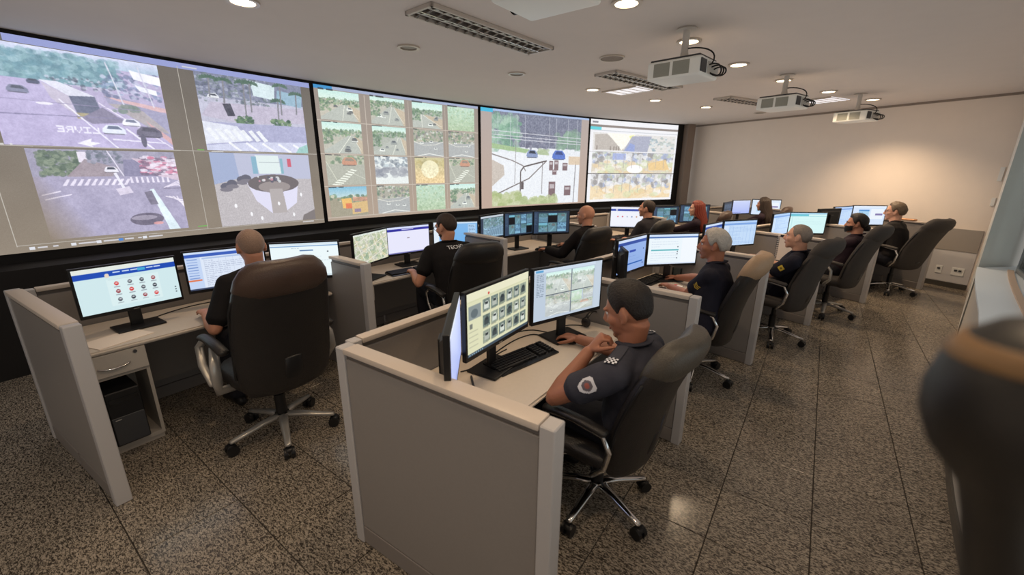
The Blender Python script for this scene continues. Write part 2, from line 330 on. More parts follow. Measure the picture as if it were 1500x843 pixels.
def street(seed, kind):                         # one small street camera
    r = random.Random(seed); c = Cv(180, 126, (170, 168, 160), seed)
    sky = r.uniform(.12, .3); road = [(176, 172, 164), (160, 164, 160), (184, 176, 166)][seed % 3]
    if kind == 'road':
        c.grad(0, 0, 1, sky, (186, 226, 226), (214, 236, 232)); c.rect(0, sky, 1, 1, road); c.blobs(170, 0, sky - .04, 1, sky + .18, .028, GREENS + [(130, 160, 140)], .6)
        vx = r.uniform(.2, .8); c.poly([(vx - .08, sky + .16), (vx + .08, sky + .16), (1.1, 1), (-.1, 1)], (168, 172, 170)); c.poly([(vx + .08, sky + .16), (1, sky + .3), (1, 1), (.95, 1)], (186, 166, 146)); c.line(vx, sky + .16, r.uniform(.3, .6), 1, .02, (232, 232, 224)); c.line(vx + .06, sky + .2, .95, .9, .02, (226, 222, 214))
        for _ in range(4): c.car(r.uniform(.1, .8), r.uniform(.5, .92), r.uniform(.05, .1), r.choice([(236, 240, 240), (90, 92, 96), (130, 136, 140)]))
        c.blobs(70, 0, .3, .25, .7, .028, GREENS, .55)
    elif kind == 'zebra':
        c.rect(0, 0, 1, .3, (170, 168, 154)); c.blobs(40, 0, .0, 1, .28, .05, GREENS + [(190, 186, 176)], .6); c.rect(0, .3, 1, 1, (160, 160, 152)); c.car(.6, .28, .2, (190, 124, 100), (130, 110, 100)); c.line(0, .2, .3, 1, .02, (214, 214, 200)); c.line(.5, .5, 1, .8, .015, (210, 210, 200))
        for k in range(8): c.poly([(.10 + k * .07, .98 - k * .07), (.14 + k * .07, .95 - k * .07), (.36 + k * .06, .99 - k * .07), (.33 + k * .06, 1.03 - k * .07)], (240, 242, 236))
    elif kind == 'tree':
        c.grad(0, 0, 1, 1, (176, 210, 196), (160, 184, 150)); c.blobs(260, 0, .05, 1, 1, .03, [(150, 180, 140), (186, 206, 176), (126, 156, 122), (206, 220, 200)], .5)
    elif kind == 'glare':
        c.grad(0, 0, 1, 1, (190, 178, 130), (236, 196, 140)); c.blobs(60, 0, .1, 1, .4, .05, [(170, 150, 90), (196, 176, 110), (150, 140, 96)], .5); c.ell(.5, .45, .3, .35, (255, 246, 214), .7); c.noise(0, .4, 1, 1, 30, 5)
    elif kind == 'snow':
        c.rect(0, 0, 1, 1, (226, 230, 238)); c.blobs(70, 0, 0, 1, .35, .05, [(130, 140, 160), (186, 200, 216), (90, 100, 120)], .6); c.blobs(60, 0, .4, 1, .7, .06, [(140, 142, 160), (110, 114, 136)], .5, 1.6)
    elif kind == 'truck':
        c.grad(0, 0, 1, .35, (100, 170, 214), (180, 206, 220)); c.rect(0, .35, 1, 1, (140, 130, 112)); c.blobs(40, 0, .3, 1, .5, .05, GREENS + [(220, 206, 190)], .7); c.poly([(.3, .4), (.56, .38), (.58, .72), (.32, .72)], (232, 170, 80)); c.rect(.4, .56, .56, .74, (216, 90, 50)); c.poly([(.56, .55), (1, .5), (1, .9), (.56, .95)], (206, 164, 104)); c.rect(.62, .76, .8, .88, (120, 96, 130)); c.rect(.6, .36, 1, .5, (214, 120, 100), .6)
    else:                                        # junction seen from high up
        c.rect(0, 0, 1, .4, (150, 146, 138)); c.blobs(110, 0, 0, 1, .45, .035, GREENS + [(220, 222, 224), (90, 90, 98), (186, 170, 150)], .6); c.poly([(0, .5), (1, .42), (1, 1), (0, 1)], (156, 158, 166)); c.pline([(0, .46), (.3, .58), (.7, .55), (1, .42)], .02, (230, 226, 222)); c.pline([(.1, 1), (.5, .9), (1, 1)], .03, (232, 232, 236)); [c.car(r.uniform(.1, .9), r.uniform(.45, .8), .06, (232, 234, 238)) for _ in range(3)]
    c.noise(0, 0, 1, 1, 12, 3); return c.blur(1).wash(66, (.99, 1.0, .97), 1.04)

def big_one():
    c = Cv(1100, 690, (124, 115, 106), 11); c.grad(0, 0, 1, 1, (116, 110, 104), (150, 138, 124)); c.noise(0, 0, 1, 1, 3, 60)  # gap greys here and below hold ambient light washing out projected black
    c.rect(0, 0, 1, .032, (156, 164, 214)); c.rect(0, 0, .13, .032, (110, 108, 108))
    c.paste(avenue(), .075, .035, .473, .488); c.paste(crossing(), .11, .503, .47, .95); c.paste(boulevard(), .577, .03, .962, .482); c.paste(lobby(), .58, .495, .96, .965)
    for x in (.531, .037): c.line(x, .02 if x > .1 else .49, x, .97, .003, (196, 190, 180))
    c.line(.0, .492, 1, .488, .004, (190, 184, 176)); c.line(.037, .965, 1, .972, .003, (190, 184, 176))
    for k, x in enumerate((.06, .15, .21, .265, .33)): c.rect(x, .975, x + .012, .99, (90, 140, 210) if k == 3 else (226, 228, 236)); c.tlines(x + .017, .978, x + .062, 1, .1, (220, 220, 228), .008, .9)
    c.tlines(.05, .482, .09, 1, .1, (230, 230, 230), .008); c.tlines(.545, .48, .575, 1, .1, (120, 200, 90), .006); c.tlines(.545, .015, .59, 1, .1, (220, 220, 220), .007); c.tlines(.5, .945, .53, 1, .1, (110, 200, 90), .006); c.tlines(.59, .487, .63, 1, .1, (230, 230, 230), .006); c.tlines(.9, .975, .96, 1, .1, (226, 226, 230), .007); return c.grain(3)
def big_two():
    c = Cv(880, 560, (166, 152, 142), 12); c.grad(0, 0, 1, 1, (160, 150, 142), (182, 164, 148)); c.rect(0, 0, 1, .022, (168, 178, 206)); c.rect(.0, .0, .09, .025, (72, 150, 206))
    kinds = [['road', 'road', 'road', 'tree'], ['road', 'road', 'junction', 'junction'], ['zebra', 'snow', 'glare', 'zebra'], ['truck', 'junction', 'tree', 'road']]
    xs = [(.02, .225), (.285, .487), (.535, .737), (.775, .97)]; ys = [(.026, .238), (.252, .48), (.492, .724), (.738, .972)]
    for j in range(4):
        for i in range(4):
            c.paste(street(20 + j * 4 + i, kinds[j][i]), xs[i][0], ys[j][0], xs[i][1], ys[j][1]); c.tlines(xs[i][0], ys[j][0] - .008, xs[i][0] + .08, 1, .1, (70, 72, 76), .012, .8)
    for x in (.255, .511, .756): c.line(x, .03, x, .975, .004, (206, 196, 184))
    for y in (.245, .486, .731, .976): c.line(0, y, 1, y, .005, (206, 196, 184))
    return c.grain(3)
def big_three():
    c = Cv(720, 450, (192, 172, 160), 13); c.grad(0, 0, 1, 1, (184, 172, 168), (196, 172, 156)); d = Cv(600, 440, (236, 240, 246), 14)
    d.rect(0, 0, 1, .36, (128, 132, 152)); d.noise(0, 0, 1, .36, 22, 4); d.blobs(150, 0, .05, .3, .4, .03, [(150, 190, 166), (120, 164, 140), (176, 206, 186)], .5); d.blobs(80, .7, .16, 1, .36, .03, [(150, 180, 160), (130, 160, 140)], .5); d.blobs(40, .3, .2, .7, .38, .02, [(160, 160, 176), (110, 112, 132)], .6)
    for x in (.06, .19, .26, .35, .62, .7, .84, .95): d.line(x, .02, x, .5, .006, (214, 218, 228))
    for y in (.2, .24, .27): d.line(0, y, 1, y + .03, .007, (222, 224, 232))
    d.poly([(0, .33), (.4, .38), (.36, .42), (0, .38)], (168, 196, 150)); d.blobs(20, .5, .38, .64, .44, .03, [(180, 196, 160)], .7); d.poly([(0, .42), (.5, .43), (1, .46), (1, 1), (0, 1)], (240, 244, 250)); d.poly([(0, .5), (.12, .56), (.13, .66), (0, .78)], (206, 196, 186)); d.pline([(0, .44), (.2, .5), (.33, .56), (.36, .62)], .012, (140, 132, 132)); d.pline([(.3, 1), (.305, .62), (.34, .57), (.6, .5)], .016, (96, 88, 88)); d.pline([(.06, .86), (.4, .7), (.6, .5)], .012, (120, 110, 108)); d.line(.55, .52, .55, .88, .008, (130, 122, 122)); d.line(.25, .3, .24, .76, .008, (150, 146, 146)); d.line(.95, .5, .94, 1, .014, (150, 146, 150)); d.rect(.31, .74, .34, .82, (100, 90, 92))
    d.car(.43, .45, .065, (140, 156, 196)); d.car(.74, .46, .08, (96, 124, 206), (70, 84, 140)); d.rect(.86, .44, 1, .54, (222, 196, 164), .8)
    for x, y, a, b in ((.63, .5, .045, .11), (.69, .49, .05, .12), (.67, .6, .05, .06), (.79, .52, .06, .09), (.63, .74, .08, .2), (.82, .79, .08, .12)): d.rect(x, y, x + a, y + b, (130, 108, 112)); d.rect(x + a * .15, y + b * .15, x + a * .85, y + b * .4, (196, 186, 190))
    d.blobs(120, 0, .88, .3, 1, .04, [(190, 200, 150), (170, 186, 128), (206, 212, 176)], .7); d.blobs(80, .3, .93, .72, 1.02, .035, [(196, 206, 160), (176, 190, 140)], .7); d.noise(0, 0, 1, 1, 12, 3); d.blur(1)
    c.paste(d.wash(14), .09, .012, .925, .985); c.rect(0, 0, 1, .02, (176, 196, 232)); c.rect(0, .0, .1, .035, (84, 190, 226)); return c.grain(3)
def big_four():
    c = Cv(520, 340, (246, 246, 250), 15); c.rect(.0, .06, 1, .085, (150, 140, 136)); c.rect(0, .085, .12, .12, (110, 214, 226)); c.rect(.02, .12, 1, .13, (206, 210, 216)); c.tlines(.02, .02, .08, 1, .1, (120, 120, 130), .02)
    def strip(seed, cols, n):
        d = Cv(400, 90, (206, 206, 206), seed)
        if n == 0:
            d.poly([(.02, .1), (.16, .05), (.38, .95), (.02, .95)], (156, 148, 140)); d.poly([(.16, .0), (.5, .0), (.42, .5), (.34, .95), (.3, .7)], (246, 244, 232)); d.poly([(.42, .1), (.48, .02), (.46, .5)], (226, 230, 130)); d.poly([(.46, .1), (.7, .05), (.66, 1), (.36, 1)], (126, 134, 166)); d.poly([(.44, .5), (.5, .6), (.5, 1), (.38, .95)], (96, 120, 196)); d.blobs(60, .68, .1, 1, .9, .02, [(96, 130, 150), (200, 214, 220), (150, 166, 160)], .7); [d.rect(x, .72, x + .015, .95, (100, 88, 80)) for x in (.04, .2, .24, .27, .3)]
        else:
            d.rect(0, .45, 1, 1, (226, 200, 150) if n == 2 else (196, 184, 160)); d.blobs(160, 0, 0, 1, .5, .03, cols, .7); d.blobs(60, 0, .4, 1, 1, .035, [(216, 176, 110), (190, 206, 150), (240, 240, 240), (226, 196, 140)], .6, 1.5)
            if n == 1: d.ell(.52, .78, .1, .2, (246, 248, 255)); d.poly([(.68, .5), (.9, .3), (.96, .8), (.7, .85)], (220, 176, 96)); d.rect(.24, .05, .4, .35, (120, 140, 206))
            for k in range(9): d.line(.08 + k * .1, .1, .08 + k * .1, .75, .03, (130, 124, 124))
        d.noise(0, 0, 1, 1, 16, 3); return d.blur(1).wash(98, (1.0, .99, .98), 1.06)
    cols = [(150, 150, 150), (220, 226, 236), (120, 140, 190), (160, 176, 150), (96, 92, 92)]
    c.paste(strip(31, cols, 0), .035, .15, .98, .365); c.paste(strip(32, cols, 1), .035, .378, .98, .642); c.paste(strip(33, cols, 2), .035, .652, .98, .97); c.rect(0, .375, 1, .38, (120, 116, 116)); c.rect(0, .642, 1, .65, (120, 116, 116)); return c.grain(3)

# desktop monitors
def ui(kind, seed=1):
    c = Cv(256, 150, (226, 238, 240), seed); r = c.r
    if kind == 'portal':                        # municipal portal with a blue bar and a grid of icons
        c.a[:] = (208, 232, 236); c.rect(0, 0, 1, .1, (228, 234, 226)); c.rect(0, .1, 1, .22, (26, 74, 178)); c.ell(.3, .2, .022, .05, (232, 214, 196)); [c.rect(x, .13, x + .07, .16, (210, 224, 246)) for x in (.36, .45, .53, .69, .77)]; c.rect(.6, .12, .68, .19, (70, 170, 214)); c.rect(.28, .29, .8, .9, (218, 238, 240)); c.rect(.3, .3, .62, .31, (190, 206, 214))
        for j, y in enumerate((.4, .58, .77)):
            for i, x in enumerate((.37, .5, .62, .74)): cc = [(214, 60, 60), (90, 96, 104), (60, 66, 76), (150, 70, 76)][(i + j * 2 + (j > 0)) % 4]; c.ell(x, y, .022, .045, cc); c.rect(x - .03, y + .07, x + .03, y + .085, (150, 160, 170)); c.rect(x - .012, y - .02, x + .012, y + .005, (232, 236, 240), .8)
        [c.rect(.95, y, .965, y + .025, (70, 80, 90)) for y in (.7, .76, .82)]
    elif kind == 'table':
        c.a[:] = (222, 232, 248); c.rect(0, 0, 1, .05, (206, 222, 246)); c.rect(0, .05, 1, .13, (60, 96, 186)); c.rect(.0, .13, .18, 1, (196, 214, 244)); [c.rect(.02, .18 + k * .07, .14, .2 + k * .07, (120, 150, 210)) for k in range(9)]; c.rect(0, .72, .16, .76, (226, 120, 80)); c.rect(.2, .16, 1, .2, (176, 196, 230)); [c.line(x, .2, x, .95, .008, (196, 206, 226)) for x in np.arange(.22, 1, .09)]; c.tlines(.22, .24, 1, 14, .05, (150, 160, 190), .014, .6); c.rect(0, .96, 1, 1, (60, 70, 96))
    elif kind == 'blank':
        c.a[:] = (236, 248, 250); c.rect(0, .0, 1, .05, (214, 230, 240)); c.rect(0, .07, 1, .1, (120, 160, 206)); c.rect(.42, .2, .62, .235, (80, 120, 170)); c.tlines(.3, .14, .9, 1, .1, (150, 170, 190)); c.tlines(.2, .4, .85, 3, .12, (196, 210, 222), .014); c.ell(.84, .27, .012, .02, (60, 70, 80)); c.rect(0, .95, 1, 1, (206, 220, 226))
    elif kind == 'satellite':
        c.a[:] = (196, 204, 176); c.blobs(220, 0, 0, 1, 1, .05, [(226, 214, 178), (176, 190, 150), (206, 206, 196), (150, 172, 150), (232, 232, 220)], .6); [c.line(0, y, 1, y - .5, .03, (226, 224, 210)) for y in (.3, .7, 1.1, 1.4)]; [c.line(x, 0, x + .3, 1, .03, (230, 228, 214)) for x in (0, .25, .5, .75)]; c.rect(0, 0, 1, .05, (222, 230, 222)); c.rect(.86, .08, .98, .14, (240, 240, 236)); c.noise(0, 0, 1, 1, 20, 3)
    elif kind == 'violet':
        c.a[:] = (232, 232, 252); c.rect(0, 0, 1, .07, (214, 222, 250)); c.rect(0, .07, 1, .16, (52, 52, 160)); c.rect(.34, .09, .62, .12, (214, 214, 246)); c.rect(.46, .42, .52, .45, (150, 140, 150)); c.rect(0, .96, 1, 1, (120, 120, 180))
    elif kind == 'icons':
        c.a[:] = (240, 242, 252); c.rect(0, .1, 1, .2, (52, 76, 170)); c.ell(.16, .15, .03, .05, (200, 204, 224)); [c.ell(.2 + k * .13, .48, .02, .035, [(222, 120, 130), (206, 90, 110), (180, 190, 210), (130, 150, 190), (200, 140, 90)][k]) for k in range(5)]; c.rect(0, .96, 1, 1, (190, 196, 216))
    elif kind == 'desktop':
        c.grad(0, 0, 1, 1, (132, 184, 232), (110, 176, 236)); c.rect(.78, .1, .96, .62, (206, 226, 244), .6); c.tlines(.8, .14, .94, 8, .06, (80, 110, 150), .02); c.rect(0, 0, 1, .06, (206, 224, 240)); c.rect(0, .0, .12, 1, (226, 236, 246)); c.rect(0, .95, 1, 1, (60, 100, 160))
    elif kind == 'vehicles':                    # plate reader, rows of small vehicle pictures
        c.a[:] = (222, 222, 186); c.rect(0, .0, 1, .12, (232, 230, 200)); c.ell(.31, .1, .014, .02, (206, 80, 70)); c.rect(0, .13, 1, .14, (206, 204, 170)); c.rect(.02, .2, .19, .42, (140, 150, 150)); c.ell(.1, .33, .05, .07, (100, 112, 116)); c.rect(.03, .48, .07, .56, (120, 124, 116)); [c.rect(.02, .6 + k * .08, .15, .62 + k * .08, (196, 196, 166)) for k in range(4)]
        for j in range(3):
            for i in range(6):
                x, y = .22 + i * .125, .17 + j * .26; c.rect(x, y, x + .11, y + .2, [(126, 140, 132), (110, 126, 120), (146, 156, 140)][(i + j) % 3]); c.noise(x, y, x + .11, y + .2, 24, 3); q = [(214, 220, 210), (66, 76, 78), (180, 186, 176)][(i * 2 + j) % 3]; c.poly([(x + .02, y + .17), (x + .02, y + .09), (x + .04, y + .045), (x + .075, y + .045), (x + .09, y + .09), (x + .09, y + .17)], q); c.rect(x + .035, y + .06, x + .075, y + .095, (50, 58, 62)); c.rect(x, y + .205, x + .08, y + .22, (170, 170, 146))
        c.rect(0, .955, 1, 1, (60, 76, 90)); [c.rect(.02 + k * .03, .965, .035 + k * .03, .99, (160, 190, 206)) for k in range(7)]
    elif kind == 'fourcams':
        c.a[:] = (190, 204, 220); c.rect(0, 0, 1, .06, (206, 220, 236)); c.rect(.02, .01, .12, .05, (90, 160, 210)); c.tlines(.03, .09, .13, 14, .032, (110, 126, 146), .014)
        for n, (x0, y0, x1, y1) in enumerate(((.16, .08, .52, .52), (.535, .08, .88, .52), (.16, .53, .52, .95), (.535, .53, .7, .74), (.715, .53, .88, .74), (.535, .75, .88, .95))): d = street(60 + n, ('road', 'road', 'junction', 'tree', 'junction', 'zebra')[n]).wash(40, (.98, 1, 1)); d.blobs(20, .0, .2, 1, .7, .12, [(232, 238, 236)], .25); c.paste(d, x0, y0, x1, y1)
        c.rect(.522, .07, .532, .96, (60, 66, 74)); c.rect(.16, .515, .88, .528, (60, 66, 74)); c.rect(.895, .0, .985, 1, (196, 210, 224))
    elif kind == 'nightcams':
        c.a[:] = (44, 58, 78); n = 3 + seed % 2
        for i in range(n):
            x0 = .13 + i * .8 / n; x1 = x0 + .8 / n - .015
            for j in range(2 if seed % 3 else 1):
                y0 = .08 + j * .44; y1 = y0 + (.42 if seed % 3 else .86); d = street(90 + seed * 7 + i * 2 + j, ('junction', 'road', 'zebra', 'snow')[(i + j + seed) % 4]); d.a = d.a * np.array((.62, .84, .98)) * .92; c.paste(d, x0, y0, x1, y1)
                if (i + j * 2 + seed) % 5 == 0: c.rect(x0, y0 + .1, x1, y1, (18, 20, 26))
        c.rect(0, 0, .11, 1, (52, 70, 96)); c.tlines(.015, .1, .09, 9, .06, (120, 150, 180), .016)
    elif kind == 'bluecam':
        d = street(140 + seed, 'junction'); d.a = d.a * np.array((.74, .9, 1.02)); c.a[:] = (56, 70, 90); c.paste(d, .1, .1, .98, .96); [c.line(.2 + k * .09, .9, .45 + k * .06, .25, .02, (60, 80, 110), .7) for k in range(9)]; c.rect(0, 0, 1, .08, (206, 216, 226))
    elif kind == 'form':                        # form with a teal row
        c.a[:] = (236, 246, 252); c.rect(0, 0, 1, .07, (206, 224, 246)); c.rect(0, .07, 1, .12, (70, 110, 176)); c.tlines(.1, .15, .6, 1, .1, (150, 170, 200)); c.rect(.68, .12, 1, .96, (242, 248, 254)); c.tlines(.06, .24, .62, 3, .08, (190, 204, 222), .014, .7); c.rect(.06, .5, .62, .55, (96, 182, 190)); c.tlines(.06, .62, .62, 4, .08, (196, 210, 226), .012, .7); [c.ell(.6, y, .01, .018, (60, 70, 80)) for y in (.42, .58, .66, .8)]; c.rect(0, .96, 1, 1, (210, 222, 240))
    elif kind == 'blueform':
        c.a[:] = (146, 176, 230); c.rect(0, 0, 1, .08, (206, 222, 246)); c.rect(0, .08, 1, .17, (44, 76, 160)); c.rect(.4, .36, .62, .43, (40, 70, 170)); c.tlines(.1, .26, .5, 1, .1, (90, 120, 190)); c.tlines(.1, .55, .9, 2, .1, (110, 140, 206)); c.rect(.05, .76, .9, .8, (40, 96, 180)); [c.rect(.9, y, .93, y + .04, (40, 60, 120)) for y in (.38, .84)]
    elif kind == 'sheet':
        c.a[:] = (196, 220, 248); c.rect(0, 0, 1, .05, (176, 206, 246)); c.rect(0, .08, 1, .16, (126, 166, 226)); c.rect(0, .16, .14, 1, (206, 226, 250)); [c.line(x, .2, x, .96, .01, (150, 186, 234)) for x in np.arange(.18, 1, .11)]; c.tlines(.16, .2, .98, 14, .055, (130, 166, 220), .018, .5)
    elif kind == 'teal':
        c.a[:] = (214, 246, 246); c.rect(0, 0, 1, .07, (170, 214, 236)); c.rect(0, .07, .5, .15, (90, 190, 210)); c.rect(0, .16, 1, .18, (150, 214, 222)); c.rect(.05, .18, .07, .95, (190, 232, 236)); c.tlines(.12, .26, .9, 9, .075, (180, 220, 226), .014, .6)
    elif kind == 'lilac':
        c.grad(0, 0, 1, 1, (206, 216, 250), (176, 190, 246)); c.rect(0, 0, 1, .05, (230, 236, 252)); c.rect(.03, .9, .5, .93, (130, 140, 210))
    elif kind == 'window':
        c.a[:] = (214, 230, 250); c.rect(0, 0, 1, .08, (230, 240, 252)); c.rect(.18, .2, .5, .8, (176, 214, 240)); c.rect(.18, .2, .5, .28, (90, 150, 214)); c.tlines(.2, .34, .48, 6, .07, (110, 150, 190), .02); c.rect(.55, .15, .95, .7, (236, 244, 252)); c.rect(.7, .4, .92, .5, (130, 120, 170))
    else:
        c.a[:] = (26, 32, 44); [c.rect(.08 + i * .3, .12 + j * .4, .34 + i * .3, .46 + j * .4, (70, 84, 104)) for i in range(3) for j in range(2)]; c.noise(0, 0, 1, 1, 22, 4)
    c.blur(1); return c

SCREENS = {}
def screen_mat(key, cv, strength=1.0, rough=.35):
    if key in SCREENS: return SCREENS[key]
    m = bpy.data.materials.new('picture_' + key); m.use_nodes = True; nt = m.node_tree; b = nt.nodes['Principled BSDF']
    t = nt.nodes.new('ShaderNodeTexImage'); t.image = cv.image('picture_' + key); t.extension = 'EXTEND'
    uv = nt.nodes.new('ShaderNodeTexCoord'); nt.links.new(uv.outputs['UV'], t.inputs['Vector'])
    b.inputs['Base Color'].default_value = (.02, .02, .02, 1); b.inputs['Roughness'].default_value = rough; b.inputs['Specular IOR Level'].default_value = .2
    nt.links.new(t.outputs['Color'], b.inputs['Emission Color']); b.inputs['Emission Strength'].default_value = strength
    SCREENS[key] = m; return m
# ------------------------------------------------------------------ the room
ZC = 2.90                                   # ceiling height
R_SCR, R_LB, R_LE, R_RB, R_RE, R_RW = 19.6, 17.80, 16.63, 15.37, 14.29, 12.95
A_L = [-4.65 + 5.85 * i for i in range(7)]; A_R = [-2.55 + 6.73 * i for i in range(6)]

def granite():
    m = bpy.data.materials.new('granite_floor'); m.use_nodes = True; nt = m.node_tree; b = nt.nodes['Principled BSDF']; L = nt.links.new
    g = nt.nodes.new('ShaderNodeNewGeometry'); mp = nt.nodes.new('ShaderNodeMapping'); mp.inputs['Rotation'].default_value = (0, 0, radians(-20)); mp.inputs['Scale'].default_value = (1, 2.3, 1)
    L(g.outputs['Position'], mp.inputs['Vector'])
    n = nt.nodes.new('ShaderNodeTexNoise'); n.inputs['Scale'].default_value = 58; n.inputs['Detail'].default_value = 2.5; n.inputs['Distortion'].default_value = 1.2; L(mp.outputs[0], n.inputs['Vector'])
    r = nt.nodes.new('ShaderNodeValToRGB'); e = r.color_ramp.elements; e[0].position = .40; e[0].color = rgb(60, 53, 46); e[1].position = .56; e[1].color = rgb(154, 141, 124)
    k = r.color_ramp.elements.new(.47); k.color = rgb(98, 90, 80); k = r.color_ramp.elements.new(.7); k.color = rgb(168, 156, 140); L(n.outputs[0], r.inputs[0])
    n2 = nt.nodes.new('ShaderNodeTexNoise'); n2.inputs['Scale'].default_value = 3.0; L(g.outputs['Position'], n2.inputs['Vector'])
    mx = nt.nodes.new('ShaderNodeMix'); mx.data_type = 'RGBA'; mx.blend_type = 'MULTIPLY'; mx.inputs[0].default_value = .35; L(r.outputs[0], mx.inputs[6]); L(n2.outputs[0], mx.inputs[7]); L(mx.outputs[2], b.inputs['Base Color'])
    b.inputs['Roughness'].default_value = .2; b.inputs['Specular IOR Level'].default_value = .5
    return m
M_GRAN = granite(); M_JOINT = mat('tile_joint', rgb(52, 46, 40), .8)

def proj(p):
    v = Vector(p) - Vector((0, 0, H)); d = v.dot(_f)
    return (750 + FPX * v.dot(_r2) / d, 421.5 - FPX * v.dot(_u2) / d, d) if d > .05 else None
def at(x, y, z):                            # a photograph pixel as a point of the room at height z
    d = _f * FPX + _r2 * (x - 750) - _u2 * (y - 421.5); return Vector((0, 0, H)) + d * ((z - H) / d.z)

bm = newbm(); box(bm, (-1.5, 4.5, -.056), (11.6, 19, .1)); floor = struct(obj('floor', bm, M_JOINT))
TS = .434; tb = newbm(); box(tb, (0, 0, -.006), (TS - .005, TS - .005, .012), bev=.0015); tile_me = me_of(tb, 'tile', M_GRAN)
cand = []
for i in range(-18, 14):
    for j in range(-10, 30):
        x, y = .245 + TS * (i + .5), 2.82 + TS * (j + .5)
        R = (Vector((x, y, 0)) - CEN).length
        if R > 19.75 or R < 12.7: continue
        q = [proj((x + a * TS / 2, y + b_ * TS / 2, 0)) for a in (-1, 1) for b_ in (-1, 1)]
        vis = 0
        if all(q):
            xs = [p[0] for p in q]; ys = [p[1] for p in q]
            if max(xs) > 0 and min(xs) < 1500 and max(ys) > 0 and min(ys) < 843: vis = (max(xs) - min(xs)) * (max(ys) - min(ys))
        cand.append((vis, x, y))
cand.sort(reverse=True)
rest = newbm()
for n, (v_, x, y) in enumerate(cand):
    if n < 290 and v_ > 0: obj('tile', tile_me, None, floor, (x, y, 0))
    else: box(rest, (x, y, -.006), (TS - .005, TS - .005, .012))
rt = obj('tile_field', rest, M_GRAN, floor); rt['kind'] = 'stuff'

bm = newbm(); box(bm, (-1.5, 4.5, ZC + .06), (11.6, 19, .12)); struct(obj('ceiling', bm, M_CEIL))

def arc_block(bm, R0, R1, a0, a1, z0, z1, n=48, uvR=None):
    rings = [[P(R0, a0 + (a1 - a0) * i / n, z0), P(R1, a0 + (a1 - a0) * i / n, z0), P(R1, a0 + (a1 - a0) * i / n, z1), P(R0, a0 + (a1 - a0) * i / n, z1)] for i in range(n + 1)]
    loft(bm, rings, True)
bm = newbm(); arc_block(bm, R_SCR, R_SCR + .15, -16.5, 31.6, 0, ZC); struct(obj('wall_screen', bm, M_BLACKWALL, smooth=40))
bm = newbm(); arc_block(bm, 19.22, R_SCR - .002, -16.2, 30.4, 0, .93); struct(obj('trim_1', bm, M_BLACKWALL, smooth=40))
bm = newbm(); arc_block(bm, 19.45, R_SCR - .002, 30.62, 31.3, 0, ZC, 4); struct(obj('trim_2', bm, mat('corner_strip', rgb(128, 112, 100), .5), smooth=40))
E0 = Vector((2.36, 9.21, 0)); ED = Vector((cos(radians(151.87)), sin(radians(151.87)), 0)); EN = Vector((-ED.y, ED.x, 0))  # end wall line, normal towards the camera side
EN = EN if EN.dot(Vector((0, -1, 0))) > 0 else -EN
EA = atan2(ED.y, ED.x)
def on_end(t, z, out=0.0): return E0 + ED * t + EN * out + Vector((0, 0, z))
def end_strip(name, t0, t1, z0, z1, th, m_):
    bm = newbm(); c = on_end((t0 + t1) / 2, (z0 + z1) / 2, th / 2); box(bm, c, (t1 - t0, th, z1 - z0), Matrix.Rotation(EA, 3, 'Z')); return struct(obj(name, bm, m_))
bm = newbm(); box(bm, on_end(3.1, ZC / 2, -.08), (6.9, .16, ZC), Matrix.Rotation(EA, 3, 'Z')); struct(obj('wall_end', bm, M_WALL))
end_strip('trim_3', .32, 6.05, .595, .94, .014, M_DADO); end_strip('trim_4', .32, 6.05, .085, .59, .008, M_LOW); end_strip('baseboard_end', .32, 6.05, 0, .08, .02, M_SKIRT)
end_strip('trim_5', .2, 6.1, ZC - .035, ZC, .012, mat('shadow_gap', rgb(140, 126, 114), .8))
bm = newbm(); c0 = P(12.4, -16.4); c1 = P(19.7, -16.4); box(bm, (c0 + c1) / 2 + Vector((0, -.08, ZC / 2)), ((c1 - c0).length, .16, ZC), Matrix.Rotation(atan2(c1.y - c0.y, c1.x - c0.x), 3, 'Z')); struct(obj('wall_back', bm, M_WALL))
# right wall: low wall with a deep sill, a pier at the far end, glass behind the sill
M_PIER = mat('pier_paint', rgb(206, 203, 196), .5, var=.03); M_SILL = mat('sill_white', rgb(226, 232, 236), .35); M_TAN = mat('sill_track', rgb(196, 170, 148), .5)
rwR = lambda a: 12.95 if a < 12 else 12.95 + .27 * ((a - 12) / 10.4) ** 1.5
def rw_block(bm, d0, d1, z0, z1, a0=-16.2, a1=22.35, n=40):
    rings = []
    for i in range(n + 1):
        a = a0 + (a1 - a0) * i / n; R = rwR(a); rings.append([P(R - d1, a, z0), P(R - d0, a, z0), P(R - d0, a, z1), P(R - d1, a, z1)])
    loft(bm, rings, True)
M_RLOW = mat('right_wall_paint', rgb(188, 180, 170), .6, var=.04)
bm = newbm(); rw_block(bm, 0, .42, 0, .775); struct(obj('wall_right', bm, M_RLOW, smooth=40))
bm = newbm(); rw_block(bm, -.02, .42, .777, .80); struct(obj('trim_6', bm, M_SILL, smooth=40))
bm = newbm(); rw_block(bm, .20, .245, .801, .815); struct(obj('trim_7', bm, M_TAN, smooth=40))
bm = newbm(); rw_block(bm, -.012, 0, 0, .07); struct(obj('baseboard_right', bm, M_SKIRT, smooth=40))
bm = newbm(); rw_block(bm, 0, .42, 2.3, ZC); struct(obj('trim_8', bm, M_WALL, smooth=40))
p0 = Vector((1.515, 6.655, 0)); p1 = Vector((2.06, 9.16, 0)); p1b = Vector((2.75, 8.9, 0)); p0b = Vector((1.90, 7.0, 0))
bm = newbm(); loft(bm, [[Vector((q.x, q.y, z)) for q in (p0, p1, p1b, p0b)] for z in (0, ZC)]); struct(obj('wall_pier', bm, M_PIER))
